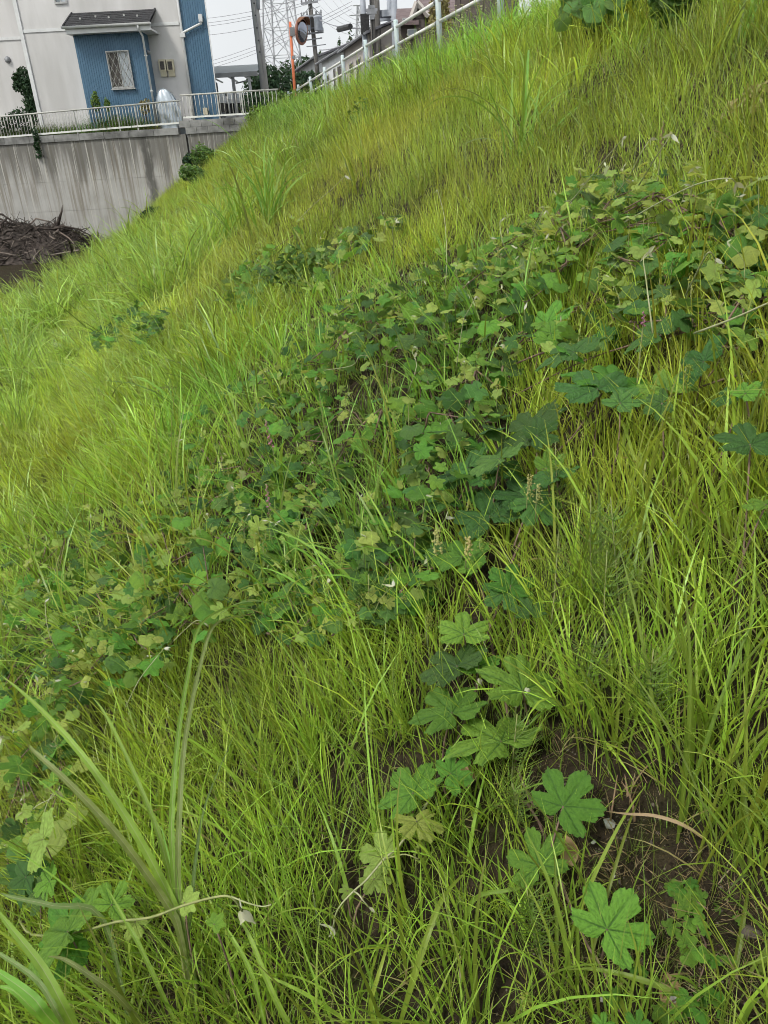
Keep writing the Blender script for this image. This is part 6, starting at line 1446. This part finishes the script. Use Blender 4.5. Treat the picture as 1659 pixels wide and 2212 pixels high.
# ------------------------------------------------------------------ horsetails, flower spikes, stones, small plants
def horsetail(label, base_px, h, seed):
    r_ = np.random.default_rng(seed); b = hit1(*base_px, 0); root = thing('horsetail', b, label, 'plant', 'horsetails on the right of the slope')
    tip = b + np.array([r_.normal() * .04, r_.normal() * .04, h]); stem(root, [b, lin(b, tip, .5) + r_.normal(size=3) * .006, tip], .0018, .0008, M['stem_green'])
    for k in range(9):
        c = lin(b, tip, .22 + .08 * k); wb = MB(); L_ = .075 * (1 - .5 * abs(k - 3) / 6)
        for j in range(9):
            an = 6.283 * j / 9 + k; d = np.array([math.cos(an) * .75, math.sin(an) * .75, .65]); e = c + d * L_ * r_.uniform(.7, 1.1)
            wb.tube([c, lin(c, e, .5) - [0, 0, .004], e], [.0007, .0007, .0004], 3, cap=False)
        wb.build('branch_whorl', HT, root)
HT = foliage('horsetail_green', (.15, .235, .04), .25, .2, .5, .3, 'object')
LBL = ['horsetail beside the flowering vine stem', 'horsetail under the tall blades right of the vine', 'horsetail just above the top of the bare soil', 'horsetail left of the bare soil between lobed leaves', 'horsetail close to the vine node with white buds', 'horsetail left of the two lowest vine leaves', 'horsetail at the bottom edge on bare soil', 'horsetail in the grass right of the paired lobed leaves', 'horsetail higher up near the vine flowers', 'horsetail leaning beside the large middle leaf', 'horsetail in the shade left of the vine stem', 'horsetail right of the small patch of soil']
for i, (px, h) in enumerate((((1290, 1330), .28), ((1350, 1400), .3), ((1240, 1560), .22), ((1105, 1720), .16), ((1230, 1350), .26), ((1120, 1800), .14), ((1175, 2100), .12), ((1320, 1440), .24), ((1210, 1220), .26), ((1180, 1420), .24), ((790, 1400), .22), ((1400, 1600), .2))): horsetail(LBL[i], px, h, 40 + i)
def spike(label, base_px, tip_px, hb, ht, r, mat, n=26):
    b = hit1(*base_px, hb); t = nrm(ray(*tip_px)) * np.linalg.norm(b) * .98; root = thing('flower_spike', b, label, 'flower')
    g = b.copy(); g[2] = tz(b[0], b[1]); stem(root, [g, b, t], .0022, .0012, M['stem_green'])
    for i in range(n):
        s = i / n; c = lin(b, t, .25 + .75 * s); an = i * 1.1; d = np.array([math.cos(an), math.sin(an), .15]); rr = r * (1 - .45 * s)
        q_ = c + d * rr; mb = MB(); k = rr * .8
        mb.add([q_ + np.array(v_) * k for v_ in ((1, 0, 0), (-1, 0, 0), (0, 1, 0), (0, -1, 0), (0, 0, .8), (0, 0, -.8))], [(0, 2, 4), (2, 1, 4), (1, 3, 4), (3, 0, 4), (2, 0, 5), (1, 2, 5), (3, 1, 5), (0, 3, 5)]); mb.build('floret', mat, root)
spike('upper pink flower spike standing in the vine patch', (592, 985), (572, 905), .2, 0, .006, PINK)
spike('lower pink flower spike standing in the vine patch', (583, 1120), (575, 1045), .18, 0, .0055, PINK)
spike('pale pinkish spike in the grass at the right beside the vine shoot', (1388, 715), (1391, 672), .24, 0, .004, PINK, 16)
spike('dry tan seed spike among the white vine tips at the upper right', (1427, 330), (1433, 262), .3, 0, .005, STRAW, 20)
def sprout(label, pts, seed, s=.016):
    r_ = np.random.default_rng(seed); P = hp(pts, .02); root = thing('creeping_plant', P[0], label, 'plant')
    stem(root, P, .0012, .0008, M['stem'])
    for i in range(16):
        c = P[min(len(P) - 1, int(i / 16 * len(P)))] + r_.normal(size=3) * [.02, .02, .004]; put_leaf(root, 'mid_g', c, c + nrm([r_.normal(), r_.normal(), .1]) * s * r_.uniform(.6, 1.1), UPV + r_.normal(size=3) * .2)
sprout('small creeping plant with round leaves on the bare soil', [(1500, 1950), (1505, 2000), (1525, 2040), (1520, 2090), (1510, 2130), (1540, 2170)], 1)
sprout('tiny creeping seedling near the upper right of the bare soil', [(1480, 1940), (1500, 1945), (1530, 1965)], 2)
sprout('tiny creeping seedling at the bottom edge of the bare soil', [(1440, 2180), (1460, 2160), (1490, 2190)], 3)
def stone(px, s, mat, label, group, name='stone'):
    c = hit1(*px, s * .3); r_ = np.random.default_rng(int(px[0] * 7 + px[1])); bm = MB()
    V = []; n, m = 8, 5
    for i in range(m + 1):
        ph = math.pi * i / m
        for j in range(n):
            t = 2 * math.pi * j / n; rr = s * (1 + .2 * r_.normal()); V.append(c + np.array([rr * 1.25 * math.sin(ph) * math.cos(t), rr * math.sin(ph) * math.sin(t), rr * .65 * math.cos(ph)]))
    bm.add(V, [(i * n + j, i * n + (j + 1) % n, (i + 1) * n + (j + 1) % n, (i + 1) * n + j) for i in range(m) for j in range(n)]); return tag(bm.build(name, mat, None, True), label, 'stone', group)
stone((1318, 1780), .009, M['stone'], 'largest pale grey stone on the bare soil right of the lobed leaf', None)
stone((1188, 1683), .010, M['stone'], 'white stone chip beside the upper lobed leaf on the soil', None)
stone((1455, 2150), .011, M['stone'], 'white stone chip at the bottom of the bare soil', None)
stone((1622, 2015), .010, M['pebble'], 'tan stone at the right edge of the soil', None)
for i in range(9):
    px = (random.uniform(1130, 1650), random.uniform(1620, 2200))
    if inpoly(px[0], px[1], SOIL): stone(px, random.uniform(.0025, .0045), M['stone'], 'tiny pale pebble lying on the bare brown soil', 'tiny pebbles on the soil', 'pebble')
# clods and grit on the soil: uncountable
gt_ = MB(); px = rng.uniform(1040, 1700, 2600); py = rng.uniform(1540, 2300, 2600); m = inpoly(px, py, SOIL); P, ok = hit(px[m], py[m], .001)
for p in P:
    s = rng.uniform(.0015, .005); V = [p + np.array(k) * s * rng.uniform(.6, 1.3) for k in ((1, 0, 0), (-1, 0, 0), (0, 1, 0), (0, -1, 0), (0, 0, .8), (0, 0, -.8))]
    gt_.add(V, [(0, 2, 4), (2, 1, 4), (1, 3, 4), (3, 0, 4)], 0 if rng.random() < .9 else 1)
o = gt_.build('soil_crumbs', [M['soil'], M['pebble']]); tag(o, 'loose crumbs and grit on the bare soil', 'grit', kind='stuff')
for (px, lab) in (((1235, 1870), 'curled brown dead leaf half under the lobed leaf'), ((1465, 2195), 'brown dead leaf at the bottom edge'), ((1010, 1700), 'small rusty dead leaf in the grass centre bottom')):
    c = hit1(*px, .012); mb = MB(); V = []
    for i in range(6):
        s = i / 5; w = .016 * math.sin(math.pi * (s * .9 + .08)); V += [c + [-w, s * .045, .012 * s], c + [0, s * .045, -.002], c + [w, s * .045, .015 * s]]
    mb.add(V, [q_ for i in range(5) for q_ in ((3 * i, 3 * i + 1, 3 * i + 4, 3 * i + 3), (3 * i + 1, 3 * i + 2, 3 * i + 5, 3 * i + 4))]); tag(mb.build('dead_leaf', M['drydead'], None, True), lab, 'leaf')
# bent straw-coloured blade over the soil
g5 = thing('dead_grass_blade', hit1(*Z7(1350, 640), 0), 'long tan dead blade arching over the bare soil', 'blade')
ribbon(g5, [hit1(*Z7(1350, 640), .0), hit1(*Z7(1180, 520), .07), hit1(*Z7(1000, 460), .09), hit1(*Z7(850, 450), .08), hit1(*Z7(720, 435), .05)],   .0042, STRAW)

# ------------------------------------------------------------------ shrubs on the upper slope
sh = thing('leafy_shrub', hit1(1310, 90, 0), 'shrub with large heart shaped leaves at the top of the slope', 'shrub')
sb = hit1(1310, 90, 0)
for k in range(9):
    e = nrm(ray(random.uniform(1215, 1400), random.uniform(-60, 40))) * np.linalg.norm(sb) * random.uniform(.93, 1.02)
    stem(sh, [sb + rng.normal(size=3) * [.06, .06, 0], lin(sb, e, .5) + rng.normal(size=3) * .06, e], .010, .004, M['bark'])
SH = [leaf_mesh('shrub_leaf', foliage('shrub_leaf', (.11, .23, .05), .35, .3, .45, .4, 'object', vein=(.1, .18, .07)), 'heart', 80 + i, 26, 3, .3) for i in range(2)]
LM['shrub'] = SH
for k in range(90):
    px, py = random.gauss(1300, 40), random.gauss(0, 36)
    if k < 34: px, py = random.uniform(1220, 1390), random.uniform(-30, 60)
    q_ = nrm(ray(px, py)) * np.linalg.norm(sb) * random.uniform(.9, 1.04); d = nrm([rng.normal() * .6, rng.normal() * .4 - .3, -.7]); put_leaf(sh, 'shrub', q_, q_ + d * random.uniform(.05, .09), UPV * .6 + TOCAM(q_) * .9 + rng.normal(size=3) * .35)
for (px, py, r, lab, mt, n, s) in ((1480, 10, .22, 'dark green bush cut by the top edge right of the shrub', BUSH, 900, .035), (1085, 30, .22, 'dark weed column at the top edge left of the shrub', BUSH, 800, .03), (1640, 215, .10, 'feathery plant with reddish new leaves at the right edge', GOLD, 420, .014), (660, 590, .2, 'dark bushy weed on the middle of the slope', BUSH, 420, .03), (770, 260, .22, 'low dull weed below the guard rail', BUSHL, 260, .035)):
    p = hit1(px, py, r * .7); g = float(tz(p[0], p[1])); bl = [(p + rng.normal(size=3) * [r * .5, r * .4, r * .35], (r * .5, r * .45, r * .45)) for _ in range(6)]
    bush('weed_bush', lab, 'bush', (p[0], p[1], g), bl, n, s, mt, 4, trunk_r=.006)
